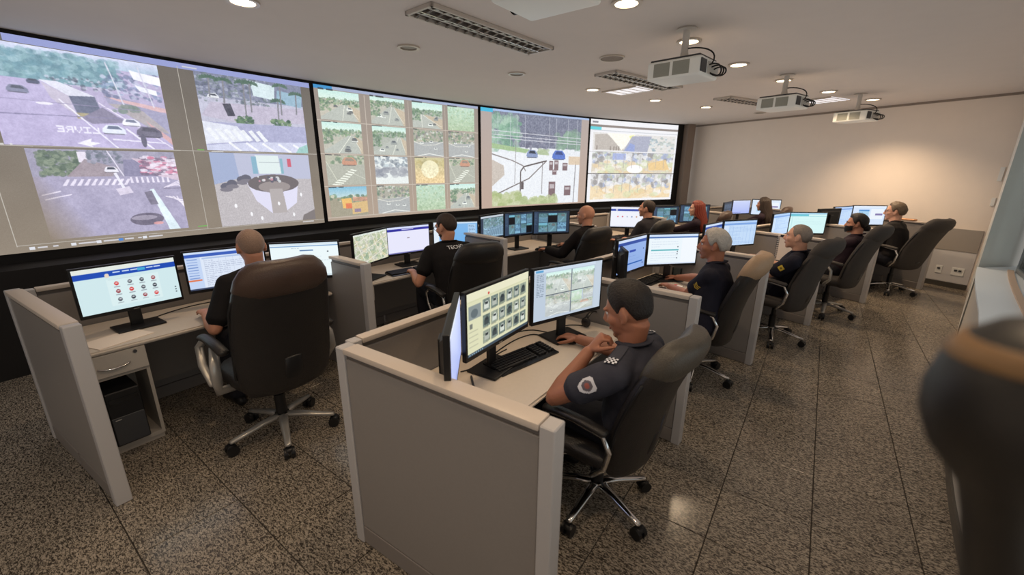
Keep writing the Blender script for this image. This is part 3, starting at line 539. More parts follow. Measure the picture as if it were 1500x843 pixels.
gm = bpy.data.materials.new('window_glass'); gm.use_nodes = True; nt = gm.node_tree; nt.nodes.clear(); o_ = nt.nodes.new('ShaderNodeOutputMaterial'); tr = nt.nodes.new('ShaderNodeBsdfTransparent'); gl = nt.nodes.new('ShaderNodeBsdfGlossy'); gl.inputs['Roughness'].default_value = .03
fr = nt.nodes.new('ShaderNodeFresnel'); fr.inputs[0].default_value = 1.45; mxs = nt.nodes.new('ShaderNodeMixShader'); tr.inputs[0].default_value = (.90, .96, .96, 1); nt.links.new(fr.outputs[0], mxs.inputs[0]); nt.links.new(tr.outputs[0], mxs.inputs[1]); nt.links.new(gl.outputs[0], mxs.inputs[2]); nt.links.new(mxs.outputs[0], o_.inputs[0])
M_ALU = mat('window_frame_grey', rgb(150, 156, 158), .35, .4)
winR = lambda a: rwR(min(a, 22.35)) - .38 + max(0, a - 18) / 6 * .15
def win_block(bm, th, z0, z1, n=48): loft(bm, [[P(winR(a) - th, a, z0), P(winR(a) + th, a, z0), P(winR(a) + th, a, z1), P(winR(a) - th, a, z1)] for a in [-16.2 + 40.1 * i / n for i in range(n + 1)]])
bm = newbm(); win_block(bm, .02, .805, .845); win_block(bm, .02, 2.26, 2.3)
win = struct(obj('window_1', bm, M_ALU, smooth=40))
for a in (23.75, 19.1, 14.4, 9.7, 5.0, .3, -4.4, -9.1, -13.8):
    b_ = newbm(); c = P(winR(a), a, 1.55); box(b_, c, (.035, .04, 1.42), Matrix.Rotation(rz(a), 3, 'Z')); obj('window_frame', b_, M_ALU, win)
q0, q1, q2 = P(13.20, 22.3), Vector((1.90, 7.0, 0)), P(12.8, 22.3); bm = newbm(); loft(bm, [[Vector((q.x, q.y, z)) for q in (q0, q1, q2)] for z in (.0, .80)]); struct(obj('trim_9', bm, M_SILL))
b_ = newbm(); win_block(b_, .003, .845, 2.26); obj('window_pane', b_, gm, win)
bm = newbm(); arc_block(bm, 10.9, 11.0, 20, 38, 0, 3.2); struct(obj('wall_corridor', bm, mat('corridor_paint', rgb(128, 142, 140), .7)))
# sockets and switches on the end wall
def wall_plate(t, z, w_, h_, label, cat, n):
    c = on_end(t, z, .008); o = obj(cat.replace(' ', '_'), _plate(w_, h_), M_WHITEPL, None, c, EA + pi); tag(o, label, cat)
    for k in range(n): b_ = newbm(); box(b_, ((k - (n - 1) / 2) * .05, -.012, .018), (.035, .006, .03), bev=.002); obj('socket_face', b_, M_DKGREY, o)
def _plate(w_, h_):
    b_ = newbm(); box(b_, (0, 0, 0), (w_, .014, h_), bev=.004, seg=2); return b_
wall_plate(.70, .27, .08, .125, 'single white wall socket left of the double one under the grey dado', 'wall socket', 1)
wall_plate(.47, .27, .15, .125, 'double white wall socket on the end wall nearest the right corner', 'wall socket', 2)
wall_plate(.335, 1.78, .05, .2, 'upper white switch plate by the corner of the end wall', 'light switch', 0)
wall_plate(.33, 1.38, .045, .12, 'lower white switch plate by the corner of the end wall', 'light switch', 0)

# ------------------------------------------------------------------ projection wall pictures
def big_screen(a0, a1, z0, z1, key, cv, label):
    n = 32; me = bpy.data.meshes.new('projection_screen'); vs_ = []; fs = []; uvs = []
    Rf, Rb = R_SCR - .02, R_SCR - .004
    for i in range(n + 1):
        a = a0 + (a1 - a0) * i / n; vs_ += [P(Rf, a, z0), P(Rf, a, z1), P(Rb, a, z1), P(Rb, a, z0)]
    for i in range(n):
        q = 4 * i; t0, t1 = i / n, (i + 1) / n
        fs.append((q, q + 4, q + 5, q + 1)); uvs += [(t0, 0), (t1, 0), (t1, 1), (t0, 1)]
    for i in range(n):
        q = 4 * i
        for e in ((1, 5, 6, 2), (2, 6, 7, 3), (3, 7, 4, 0)): fs.append(tuple(q + k for k in e)); uvs += [(0, 0)] * 4
    fs += [(0, 1, 2, 3), (4 * n + 3, 4 * n + 2, 4 * n + 1, 4 * n)]; uvs += [(0, 0)] * 8
    me.from_pydata(vs_, [], fs); u = me.uv_layers.new(name='UVMap'); u.data.foreach_set('uv', [c for p in uvs for c in p])
    me.materials.append(screen_mat(key, cv, 1.0)); me.materials.append(M_BLACKPL)
    for k, p in enumerate(me.polygons): p.material_index = 0 if k < n else 1; p.use_smooth = k < n
    o = obj('projection_screen', me, None); tag(o, label, 'screen')
big_screen(-4.0, 4.90, 1.02, 2.862, 'wall_a', big_one(), 'large projected picture with two avenues, a boulevard and a round reception desk')
big_screen(5.06, 13.46, 1.035, 2.865, 'wall_b', big_two(), 'projected picture split into sixteen small street views')
big_screen(13.64, 21.84, 1.045, 2.865, 'wall_c', big_three(), 'projected picture of one bright white junction with stopped cars')
big_screen(22.0, 30.0, 1.06, 2.868, 'wall_d', big_four(), 'projected picture in three wide strips under a white bar, furthest along the wall')

# ------------------------------------------------------------------ ceiling fittings
M_LAMP = mat('lamp_glow', (1, 1, 1, 1), .4, emit=(1.0, .80, .52, 1), estr=9.0)
M_LAMPOFF = mat('lamp_off', rgb(104, 94, 84), .3)
M_RING = mat('downlight_ring', rgb(190, 178, 164), .3, .3)
def ring(bm, r0, r1, z0, z1, n=28, mi=0):
    prof = [(r0, z1), (r1, z1), (r1, z0), (r0, z0)]
    rings = [[Vector((r * cos(2 * pi * k / n), r * sin(2 * pi * k / n), z)) for r, z in prof] for k in range(n)]
    vr = [[bm.verts.new(p) for p in r] for r in rings]
    for i in range(n):
        a, b = vr[i], vr[(i + 1) % n]
        for k in range(4): f = bm.faces.new((a[k], b[k], b[(k + 1) % 4], a[(k + 1) % 4])); f.material_index = mi
def lamp_light(p, power, col, size=.06, ang=150, blend=.7):
    l = bpy.data.lights.new('lamp', 'SPOT'); l.energy = power; l.color = col; l.shadow_soft_size = size; l.spot_size = radians(ang); l.spot_blend = blend
    o = bpy.data.objects.new('lamp', l); COL.objects.link(o); o.location = p; return o
bm = newbm(); ring(bm, .078, .105, -.014, 0); ring_me = me_of(bm, 'ring', M_RING, 60)
bm = newbm(); cyl(bm, (0, 0, -.002), (0, 0, -.009), .079, n=28); lit_me = me_of(bm, 'lamp_disc', M_LAMP)
bm = newbm(); cyl(bm, (0, 0, -.002), (0, 0, -.006), .079, n=28); off_me = me_of(bm, 'lamp_disc', M_LAMPOFF)
def downlight(R, a, lit, label, grp=None, k=1.0):
    p = P(R, a, ZC); t = thing('downlight', label, 'ceiling light', p, 0, grp); obj('ring', ring_me, None, t); obj('lamp_disc', lit_me if lit else off_me, None, t)
    if lit: lamp_light(p + Vector((0, 0, -.03)), LAMP_POWER * k, LAMP_WARM, .06, 128, .8)
for k, (a, lb) in enumerate([(5.62, 'lit round downlight at the top edge of the photo, behind the overhead projector'), (10.04, 'lit round downlight right behind the nearest hanging projector pole'), (14.56, 'lit round downlight just right of the nearest hanging projector'),
        (19.3, 'lit round downlight behind the pole of the middle hanging projector'), (24.28, 'lit round downlight right of the middle hanging projector'), (29.28, 'lit round downlight right of the farthest projector, near the end wall')]):
    downlight(15.13 + .04 * k, a, True, lb, 'inner arc of downlights', (.7, .8, 1.1, 1.6, 2.2, 3.4)[k])
for a, lit, lb in [(-.15, True, 'lit round downlight cut by the top edge above the large left picture'), (4.57, False, 'unlit round downlight nearest the left ceiling grille lamp'), (9.61, False, 'unlit round downlight midway between the second picture and the ceiling speaker'), (14.52, True, 'lit round downlight left of the flat white light panel'),
        (19.48, True, 'lit round downlight above the third picture, just past the light panel'), (24.02, True, 'lit round downlight nearest the fourth picture'), (29.19, False, 'small unlit downlight near the far end of the fourth picture')]:
    downlight(17.22, a, lit, lb, 'outer arc of downlights', (.7 if a < 5 else 1.8))
for n_, a in zip(('first', 'second', 'third', 'fourth'), (.9, -3.9, -8.6, -13.4)): downlight(15.13, a, True, '%s unseen inner-arc downlight added overhead, above the frame' % n_, 'inner arc of downlights', .6)  # unseen lamps, the inner arc carried on overhead for extra light
downlight(13.45, -3.0, True, 'unseen downlight added near the window, above and behind the camera', 'added downlights', .7)  # unseen lamp added to raise a sheen on the dark stand
bm = newbm(); cyl(bm, (0, 0, 0), (0, 0, -.012), .115, .105, n=32); o = obj('ceiling_speaker', bm, mat('speaker_mesh', rgb(138, 126, 116), .7, bump=.4, bscale=600), None, P(15.98, 10.12, ZC), 0, 40); tag(o, 'flat round grey ceiling speaker between the nearest projector and an unlit downlight', 'speaker')
b2 = newbm(); ring(b2, .115, .125, -.014, 0); obj('speaker_rim', b2, M_RING, o)

def louver(R, a, ln, w_, label, n):
    t = thing('louver_light', label, 'ceiling light', P(R, a, ZC), rz(a), 'louvred fluorescent ceiling lamps')
    b_ = newbm()
    for y in (-1, 1): box(b_, (0, y * (w_ / 2 - .012), -.014), (ln, .024, .028), bev=.003)
    for x in (-1, 1): box(b_, (x * (ln / 2 - .012), 0, -.014), (.024, w_, .028), bev=.003)
    obj('frame', b_, mat('louver_frame', rgb(186, 176, 166), .35, .2), t)
    b_ = newbm(); box(b_, (0, 0, -.003), (ln - .05, w_ - .05, .004)); obj('reflector', b_, mat('louver_reflector', (.22, .19, .17, 1), .3, .8), t)
    b_ = newbm(); box(b_, (0, 0, -.016), (ln - .05, .012, .026)); obj('spine', b_, M_MIRROR, t)
    b_ = newbm(); ww = (w_ - .062) / 2
    rings = [[Vector((-.004, -ww / 2, -.005)), Vector((.004, -ww / 2, -.005)), Vector((.014, -ww / 2, -.03)), Vector((-.014, -ww / 2, -.03))], [Vector((-.004, 0, -.005)), Vector((.004, 0, -.005)), Vector((.009, 0, -.018)), Vector((-.009, 0, -.018))], [Vector((-.004, ww / 2, -.005)), Vector((.004, ww / 2, -.005)), Vector((.014, ww / 2, -.03)), Vector((-.014, ww / 2, -.03))]]
    loft(b_, rings); sl = me_of(b_, 'slat', M_MIRROR)
    for y in (-1, 1):
        for k in range(n): obj('slat', sl, None, t, ((k + .5 - n / 2) * (ln - .06) / n, y * (ww / 2 + .006), 0))
        b_ = newbm(); cyl(b_, (-ln / 2 + .04, y * (ww / 2 + .006), -.012), (ln / 2 - .04, y * (ww / 2 + .006), -.012), .008, n=8); obj('tube', b_, M_TUBE, t)
louver(16.30, 5.05, 1.44, .31, 'long louvred ceiling lamp with silver grille, nearest the camera, unlit', 14)
louver(16.40, 14.45, 1.46, .33, 'louvred ceiling lamp left of the nearest hanging projector, unlit', 14)
louver(16.42, 23.6, 1.2, .30, 'farthest louvred ceiling lamp, left of the middle hanging projector', 12)
M_PANEL = mat('light_panel_glow', (.9, .9, .92, 1), .4, emit=(.93, .93, 1.0, 1), estr=.55)
def light_panel(R, a, sx, sy, label):
    t = thing('flat_ceiling_light', label, 'ceiling light', P(R, a, ZC), rz(a)); b_ = newbm(); box(b_, (0, 0, -.006), (sx, sy, .01)); obj('diffuser', b_, M_PANEL, t)
    b_ = newbm()
    for k in range(5): box(b_, (0, (k - 2) * sy / 4.2, -.013), (sx, .012, .006))
    for x in (-1, 1): box(b_, (x * sx / 2, 0, -.01), (.016, sy + .01, .02))
    obj('frame', b_, M_RING, t)
light_panel(16.95, 16.0, .42, .58, 'flat white light panel between a lit downlight and the second louvred lamp')
light_panel(15.75, 27.2, .55, .5, 'far flat white light panel behind the farthest projector pole')

def projector(R, a, z0, label, pole=True, sc_=1.0):
    """faces the projection wall (+Y)"""
    t = thing('projector', label, 'projector', P(R, a, z0), rz(a), 'ceiling projectors')
    b_ = newbm(); box(b_, (0, 0, .07), (.36, .44, .14), bev=.022, seg=3); obj('housing', b_, M_PROJ, t, smooth=40)
    b_ = newbm(); box(b_, (0, 0, .146), (.33, .41, .014), bev=.005); obj('top_plate', b_, M_DKGREY, t)
    b_ = newbm()
    for y0 in (.03, -.13):                                  # grilles on the near (-X) side
        for k in range(9): box(b_, (-.181, y0 + .075 - .01, .03 + k * .010), (.006, .125, .0045))
    g = obj('side_grille', b_, M_GRILLE, t)
    for y0 in (.095, -.065): b2 = newbm(); box(b2, (-.1805, y0, .07), (.003, .135, .1)); obj('vent_panel', b2, M_DKGREY if False else M_GRILLE, g)
    b_ = newbm(); box(b_, (-.12, -.218, .072), (.11, .012, .1), bev=.006); obj('corner_vent', b_, M_DKGREY, t)
    b_ = newbm(); box(b_, (.06, -.221, .07), (.22, .006, .09), bev=.002); obj('connector_panel', b_, mat('connector_panel', rgb(176, 172, 164), .5), t)
    b_ = newbm(); cyl(b_, (.07, .215, .075), (.07, .262, .075), .052, .058, n=24); lens = obj('lens', b_, M_BLACKGL, t, smooth=40)
    b2 = newbm(); cyl(b2, (.07, .258, .075), (.07, .264, .075), .036, n=20); obj('lens_glass', b2, mat('lens_glass', (.3, .35, .5, 1), .05, .6), lens)
    b_ = newbm(); zt_ = ZC - z0
    cyl(b_, (0, 0, .15), (0, 0, zt_), .028, n=16); cyl(b_, (0, 0, zt_ - .014), (0, 0, zt_ - .001), .085, .075, n=24); box(b_, (0, 0, .165), (.14, .14, .016), bev=.004); cyl(b_, (0, 0, .16), (0, 0, .21), .04, .03, n=16)
    obj('ceiling_mount', b_, mat('mount_grey', rgb(196, 188, 178), .4), t, smooth=40)
    b_ = newbm()
    for k in range(3):
        x = -.02 + k * .05; tube(b_, bez((x, -.22, .09 - k * .01), (x - .02, -.36, .12), (x + .02, -.34, -.06 + k * .02), (x + .03, -.223, .035), 12), .006, 6)
    tube(b_, bez((.02, -.224, .1), (.0, -.3, .2), (.0, -.12, .24), (.0, -.03, .24), 10), .006, 6); obj('cable', b_, M_BLACKPL, t, smooth=60)
PZ = 2.51
projector(15.04, 8.75, PZ, 'white ceiling projector nearest the camera among those hung on poles, dark cables at its back')
projector(15.09, 18.2, PZ, 'middle white projector hung from the ceiling between two lit downlights')
projector(15.16, 26.6, PZ, 'farthest white projector hung in front of the end wall')
_o = at(800, 6, 2.60) - CEN; projector(Vector((_o.x, _o.y)).length, math.degrees(atan2(_o.y, -_o.x)), 2.60, 'projector close overhead, cut off by the top edge of the photo')

# ------------------------------------------------------------------ dividers, desks
def divider(name_label, loc, rot, ln, th=.07, h=1.05, end_posts=(1, 1), grp=None, joint=True):
    """runs along local Y, th across X"""
    t = thing('desk_divider', name_label, 'divider', loc, rot, grp)
    a, b = -ln / 2, ln / 2; pw = .055
    b_ = newbm(); box(b_, (0, 0, (.105 + h - .05) / 2), (th - .016, ln - 2 * pw - .004, h - .05 - .105), bev=.003); obj('panel', b_, M_LAM, t)
    for s in (-1, 1):
        b_ = newbm(); box(b_, (0, s * (ln / 2 - pw / 2), (h - .003) / 2), (th, pw, h - .003), bev=.004); obj('post', b_, M_POST, t)
    b_ = newbm(); box(b_, (0, 0, h - .012), (th + .006, ln - 2 * pw - .003, .026), bev=.006, seg=2); obj('cap', b_, M_CAP, t, smooth=40)
    b_ = newbm(); box(b_, (0, 0, h - .037), (th - .03, ln - 2 * pw - .003, .024)); obj('cap_groove', b_, M_LAMDARK, t)
    b_ = newbm()
    for s in (-1, 1): box(b_, (0, s * (ln / 4 - .02), .052), (th - .012, ln / 2 - pw - .012, .098), bev=.003)
    obj('plinth', b_, mat('plinth_grey', rgb(120, 112, 106), .45), t)
    return t
RD = ['front grey desk divider nearest the camera, right row', 'grey divider right behind the officer in the grey uniform', 'grey divider between the grey-haired man and the man with the notebook', 'grey divider just before the masked woman', 'grey divider between the masked woman and the man in glasses by the end wall', 'last grey divider of the right row, by the end wall']
LD = ['grey divider at the near end of the left row, with bare floor beside it', 'grey divider between the first and the second desk of the left row', 'grey divider beyond the bearded man', 'grey divider beyond the bald man', 'grey divider beyond the man with the short dark hair', 'grey divider beyond the red-haired woman', 'last divider of the left row by the end wall']
for i, a in enumerate(A_R): divider(RD[i], P((R_RB + R_RE) / 2, a), rz(a), R_RB - R_RE, grp='side dividers of the right row')
for i, a in enumerate(A_L): divider(LD[i], P((R_LB + R_LE) / 2, a), rz(a), R_LB - R_LE, grp='side dividers of the left row')
ORD = ['first', 'second', 'third', 'fourth', 'fifth', 'sixth']
for i in range(5):
    a = (A_R[i] + A_R[i + 1]) / 2; c = 2 * R_RB * sin(radians(3.365)); divider('low back divider behind the %s desk of the right row' % ORD[i], P(R_RB * cos(radians(3.365)) + .015, a), rz(a) + pi / 2, c - .078, .055, 1.045, grp='back dividers of the right row')
for i in range(6):
    a = (A_L[i] + A_L[i + 1]) / 2; c = 2 * R_LB * sin(radians(2.925)); divider('low back divider behind the %s desk of the left row' % ORD[i], P(R_LB * cos(radians(2.925)) + .015, a), rz(a) + pi / 2, c - .078, .055, 1.03, grp='back dividers of the left row')

ZD = .72
def desk(a, Rb, wb, wf, label, ped, grp):
    """origin on the floor under the back edge; y runs from the back edge (0) towards the worker (negative)"""
    t = thing('desk', label, 'desk', P(Rb - .035, a), rz(a), grp); d = .64
    b_ = newbm(); xb, xf = wb / 2, wf / 2
    loft(b_, [[V(-xb, 0, z), V(xb, 0, z), V(xf, -d, z), V(-xf, -d, z)] for z in (ZD - .028, ZD)])
    bmesh.ops.bevel(b_, geom=[e for e in b_.edges if all(v.co.y < -d + .01 for v in e.verts) and abs(e.verts[0].co.z - e.verts[1].co.z) < .001], offset=.01, segments=3, affect='EDGES')
    obj('worktop', b_, M_DESK, t, smooth=40)
    b_ = newbm(); box(b_, (0, -.12, .45), (wb - .02, .018, .48)); obj('modesty_panel', b_, mat('modesty_panel', rgb(120, 112, 104), .5), t)
    if ped:
        pw = .33; x0 = -xf + .01; xc = x0 + pw / 2; fy = -d + .025
        b_ = newbm(); zt = ZD - .03
        for x in (x0 + .009, x0 + pw - .009): box(b_, (x, fy / 2 - .14, (zt + .04) / 2), (.018, abs(fy) - .28, zt - .04))
        box(b_, (xc, fy / 2 - .14, .05), (pw - .036, abs(fy) - .28, .03)); box(b_, (xc, fy / 2 - .14, .53), (pw - .036, abs(fy) - .28, .018)); box(b_, (xc, -.29, .36), (pw - .036, .012, .62)); box(b_, (xc, fy / 2 - .14, .02), (pw - .01, abs(fy) - .31, .038))
        obj('pedestal', b_, mat('pedestal_laminate', rgb(164, 154, 142), .45), t)
        b_ = newbm(); box(b_, (xc, fy - .009, .615), (pw - .004, .018, .145), bev=.003); dr = obj('drawer', b_, M_PED, t)
        b_ = newbm(); tube(b_, bez((xc - .075, fy - .018, .605), (xc - .05, fy - .045, .59), (xc + .05, fy - .045, .59), (xc + .075, fy - .018, .605), 12), .006, 8); obj('handle', b_, M_CHROME, dr, smooth=60)
        b_ = newbm(); cyl(b_, (xc + .11, fy - .018, .665), (xc + .11, fy - .026, .665), .010, n=16); obj('lock', b_, M_DKGREY, dr)
    return t
mid = lambda A, i: (A[i] + A[i + 1]) / 2
for i in range(6):
    chord = 2 * sin(radians(2.925)); desk(mid(A_L, i), R_LB, chord * (R_LB - .03) - .085, chord * (R_LB - .68) - .082, 'beige %s desk of the left row, drawer at its left side' % ORD[i], True, 'desks of the left row')
for i in range(5):
    chord = 2 * sin(radians(3.365)); desk(mid(A_R, i), R_RB, chord * (R_RB - .03) - .085, chord * (R_RB - .68) - .082, 'pale %s desk of the right row' % ORD[i], False, 'desks of the right row')
# tower computers in the open pedestals
bm = newbm(); box(bm, (0, 0, .185), (.17, .34, .37), bev=.006); tw_me = me_of(bm, 'case', M_BLACKPL)
for i in range(6):
    a = mid(A_L, i); chord = 2 * sin(radians(2.925)); xf = (chord * (R_LB - .68) - .082) / 2; R0 = R_LB - .035
    q = Matrix.Rotation(rz(a), 3, 'Z') @ Vector((-xf + .01 + .165, -.47, .067)); t = thing('tower_computer', 'black tower computer in the open pedestal of the %s desk, left row' % ORD[i], 'computer', P(R0, a) + q, rz(a), 'tower computers under the desks')
    obj('case', tw_me, None, t)
    b_ = newbm(); box(b_, (0, -.173, .105), (.16, .008, .19), bev=.003); obj('front_panel', b_, M_DKGREY, t)
    b_ = newbm(); box(b_, (0, -.172, .31), (.14, .006, .035)); obj('drive_bay', b_, M_BLACKGL, t)
    b_ = newbm(); box(b_, (-.05, -.178, .185), (.03, .003, .006)); obj('badge', b_, M_CHROME, t)

# ------------------------------------------------------------------ monitors
def quad_uv(name, w_, h_, m_, parent, loc):
    me = bpy.data.meshes.new(name); me.from_pydata([(-w_ / 2, 0, -h_ / 2), (w_ / 2, 0, -h_ / 2), (w_ / 2, 0, h_ / 2), (-w_ / 2, 0, h_ / 2)], [], [(0, 1, 2, 3)])
    u = me.uv_layers.new(name='UVMap'); u.data.foreach_set('uv', [0, 0, 1, 0, 1, 1, 0, 1]); me.materials.append(m_)
    o = bpy.data.objects.new(name, me); COL.objects.link(o); o.parent = parent; o.location = loc; return o
_monparts = {}
def monitor(loc, yaw, zt, key, kind, label, w_=.55, seed=1, strength=1.0, grp='desk monitors'):
    """screen looks towards local -Y; loc on the desk, zt = height of the top edge"""
    h_ = w_ * .6; t = thing('monitor', label, 'monitor', (loc[0], loc[1], ZD), radians(yaw), grp); zc = zt - ZD - h_ / 2; k = (w_, round(zt, 2))
    if k not in _monparts:
        b_ = newbm(); box(b_, (0, 0, zc), (w_, .026, h_), bev=.004, seg=2); m1 = me_of(b_, 'casing', M_BLACKPL)
        b_ = newbm(); loft(b_, [[V(x * w_ * .44, .012, zc + z * h_ * .42) for x, z in ((-1, -1), (1, -1), (1, 1), (-1, 1))], [V(x * w_ * .36, .034, zc + z * h_ * .32) for x, z in ((-1, -1), (1, -1), (1, 1), (-1, 1))]]); m2 = me_of(b_, 'back_cover', M_BLACKPL)
        b_ = newbm(); box(b_, (0, .05, zc / 2 + .02), (.07, .022, zc + .06), bev=.004); m3 = me_of(b_, 'neck', M_BLACKPL)
        b_ = newbm(); box(b_, (0, .03, .008), (.26, .19, .014), bev=.005, seg=2); m4 = me_of(b_, 'stand_base', M_BLACKPL)
        b_ = newbm(); box(b_, (0, -.0138, zc - h_ / 2 + .009), (.03, .002, .004)); m5 = me_of(b_, 'badge', M_SILVER)
        _monparts[k] = (m1, m2, m3, m4, m5)
    for n_, me in zip(('casing', 'back_cover', 'neck', 'stand_base', 'badge'), _monparts[k]): obj(n_, me, None, t)
    quad_uv('screen', w_ - .026, h_ - .036, screen_mat(key, ui(kind, seed), strength), t, (0, -.0136, zc + .006))
    return t
def mon_px(p0, p1, zt, rel, key, kind, label, w_=.55, seed=1, strength=1.0, Rmax=None):
    for _ in range(60):
        q = (at(*p0, zt) + at(*p1, zt)) / 2; v = q - CEN; R = Vector((v.x, v.y)).length; a = math.degrees(atan2(v.y, -v.x))
        if not Rmax or R <= Rmax or zt > 1.30: break
        zt += .005
    monitor(P(R, a), 90 - a + rel, zt, key, kind, label, w_, seed, strength)
# right row
mon_px((677, 430), (773, 393), 1.24, 4, 'r1_plates', 'vehicles', 'monitor with rows of small vehicle pictures on a cream page, nearest desk', .60)
mon_px((779, 394), (882, 378), 1.23, -16, 'r1_cams', 'fourcams', 'monitor with several pale street views, next to the uniformed officer', .60)
_p = at(669, 429, 1.23); _q = at(653, 492, 1.23); _d = (_p - _q).normalized(); _c = _q + _d * .27
monitor(_c, math.degrees(atan2(_d.y, _d.x)), 1.23, 'r1_side', 'lilac', 'monitor seen edge-on behind the nearest divider', .54)
mon_px((904, 351), (946.7, 343), 1.18, 1, 'r2_blue', 'blueform', 'blue page monitor left of the white form, desk of the grey-haired man', Rmax=15.2)
mon_px((948.8, 343), (1024, 340), 1.20, -33, 'r2_form', 'form', 'monitor with a white form and one teal row, before the grey-haired man', Rmax=15.1)
_p = at(900, 352, 1.17); _q = at(918.5, 368, 1.17); _d = (_p - _q).normalized(); monitor(_q + _d * .22, math.degrees(atan2(_d.y, _d.x)) + 0, 1.17, 'r2_side', 'blueform', 'monitor showing its dark back at the left of the second right desk', .46)
mon_px((1032, 328.5), (1060, 324), 1.16, 4, 'r3_page', 'blueform', 'narrow-looking blue monitor left of the spreadsheet, third right desk', Rmax=15.2, seed=2)
mon_px((1060, 323), (1109.4, 321.6), 1.18, -17, 'r3_sheet', 'sheet', 'monitor with a light blue spreadsheet behind the grey-haired head', Rmax=15.1)
mon_px((1133, 313), (1157, 311), 1.165, 4, 'r4_page', 'sheet', 'pale blue monitor left of the teal page, fourth right desk', seed=3, Rmax=15.2)
mon_px((1157.6, 310), (1213, 311.7), 1.175, -31, 'r4_teal', 'teal', 'bright teal-white monitor beyond the man with the notebook', Rmax=15.1)
mon_px((1222, 303), (1249, 301.5), 1.24, 1, 'r5_blue', 'sheet', 'blue monitor left of the bright one, last right desk', seed=5, Rmax=15.1)
mon_px((1249.4, 301), (1299.6, 300.8), 1.265, -25, 'r5_page', 'window', 'bright monitor facing the man in glasses by the end wall', Rmax=15.0)
_q = (at(1203, 303, 1.27) + at(1230, 308.5, 1.27)) / 2; monitor(_q, 234, 1.27, 'r5_back', 'dark', 'black monitor turned with its back to us, last right desk', .46)
# left row
mon_px((96, 396), (255, 374), 1.18, 0, 'l1_portal', 'portal', 'monitor with a blue bar and a grid of icons, nearest left desk', Rmax=17.5)
mon_px((258, 370), (391, 357), 1.18, -13, 'l1_table', 'table', 'monitor with a wide table, left of the grey cropped head', Rmax=17.52)
mon_px((391, 356), (497, 352), 1.185, -34, 'l1_blank', 'blank', 'mostly white monitor right of the grey cropped head', Rmax=17.4)
mon_px((513, 346), (565, 332), 1.20, 21, 'l2_map', 'satellite', 'monitor with an aerial town view, second left desk', Rmax=17.45)
mon_px((563, 333), (628, 327), 1.18, -6, 'l2_violet', 'violet', 'white monitor with a violet bar, in front of the bearded man', Rmax=17.55)
mon_px((632, 326), (700, 322), 1.19, -30, 'l2_desktop', 'desktop', 'sky-blue monitor hidden in part by the bearded head', Rmax=17.45)
mon_px((702, 317), (738, 312), 1.215, 12, 'l3_arc', 'bluecam', 'monitor with one wide blue-grey view, leftmost of the three at the bald man', Rmax=17.5, seed=1, strength=.9)
mon_px((738, 312), (783, 309), 1.235, -4, 'l3_three', 'nightcams', 'middle dark monitor of the three at the bald man, with tall views', Rmax=17.55, seed=5, strength=.9)
mon_px((784, 309), (832, 308), 1.25, -24, 'l3_two', 'nightcams', 'right dark monitor of the three at the bald man', Rmax=17.45, seed=4, strength=.9)
mon_px((892, 304), (950, 301), 1.22, -44, 'l4_white', 'icons', 'white monitor with a blue bar in front of the man with short dark hair', .6, seed=4, Rmax=17.3)
mon_px((957, 303), (995, 301), 1.20, -13, 'l5_cam_a', 'nightcams', 'dark camera monitor behind the short-haired man', seed=8, strength=.95, Rmax=17.4)
mon_px((996, 301), (1040, 299), 1.20, -29, 'l5_cam_b', 'nightcams', 'dark camera monitor behind the red-haired woman', seed=11, strength=.95, Rmax=17.4)
mon_px((1060.5, 297.3), (1071.8, 294.7), 1.20, 20, 'l6_dark', 'dark', 'dark monitor leftmost on the last left desk', .5, Rmax=17.4)
mon_px((1073.5, 293.5), (1099.5, 292.6), 1.21, -4, 'l6_lilac', 'lilac', 'plain lilac monitor on the last left desk', .5, Rmax=17.45, seed=6)
mon_px((1101.8, 292.6), (1145, 292.5), 1.225, -37, 'l6_page', 'window', 'monitor half hidden by the dark-haired woman at the last left desk', Rmax=17.35, seed=7)

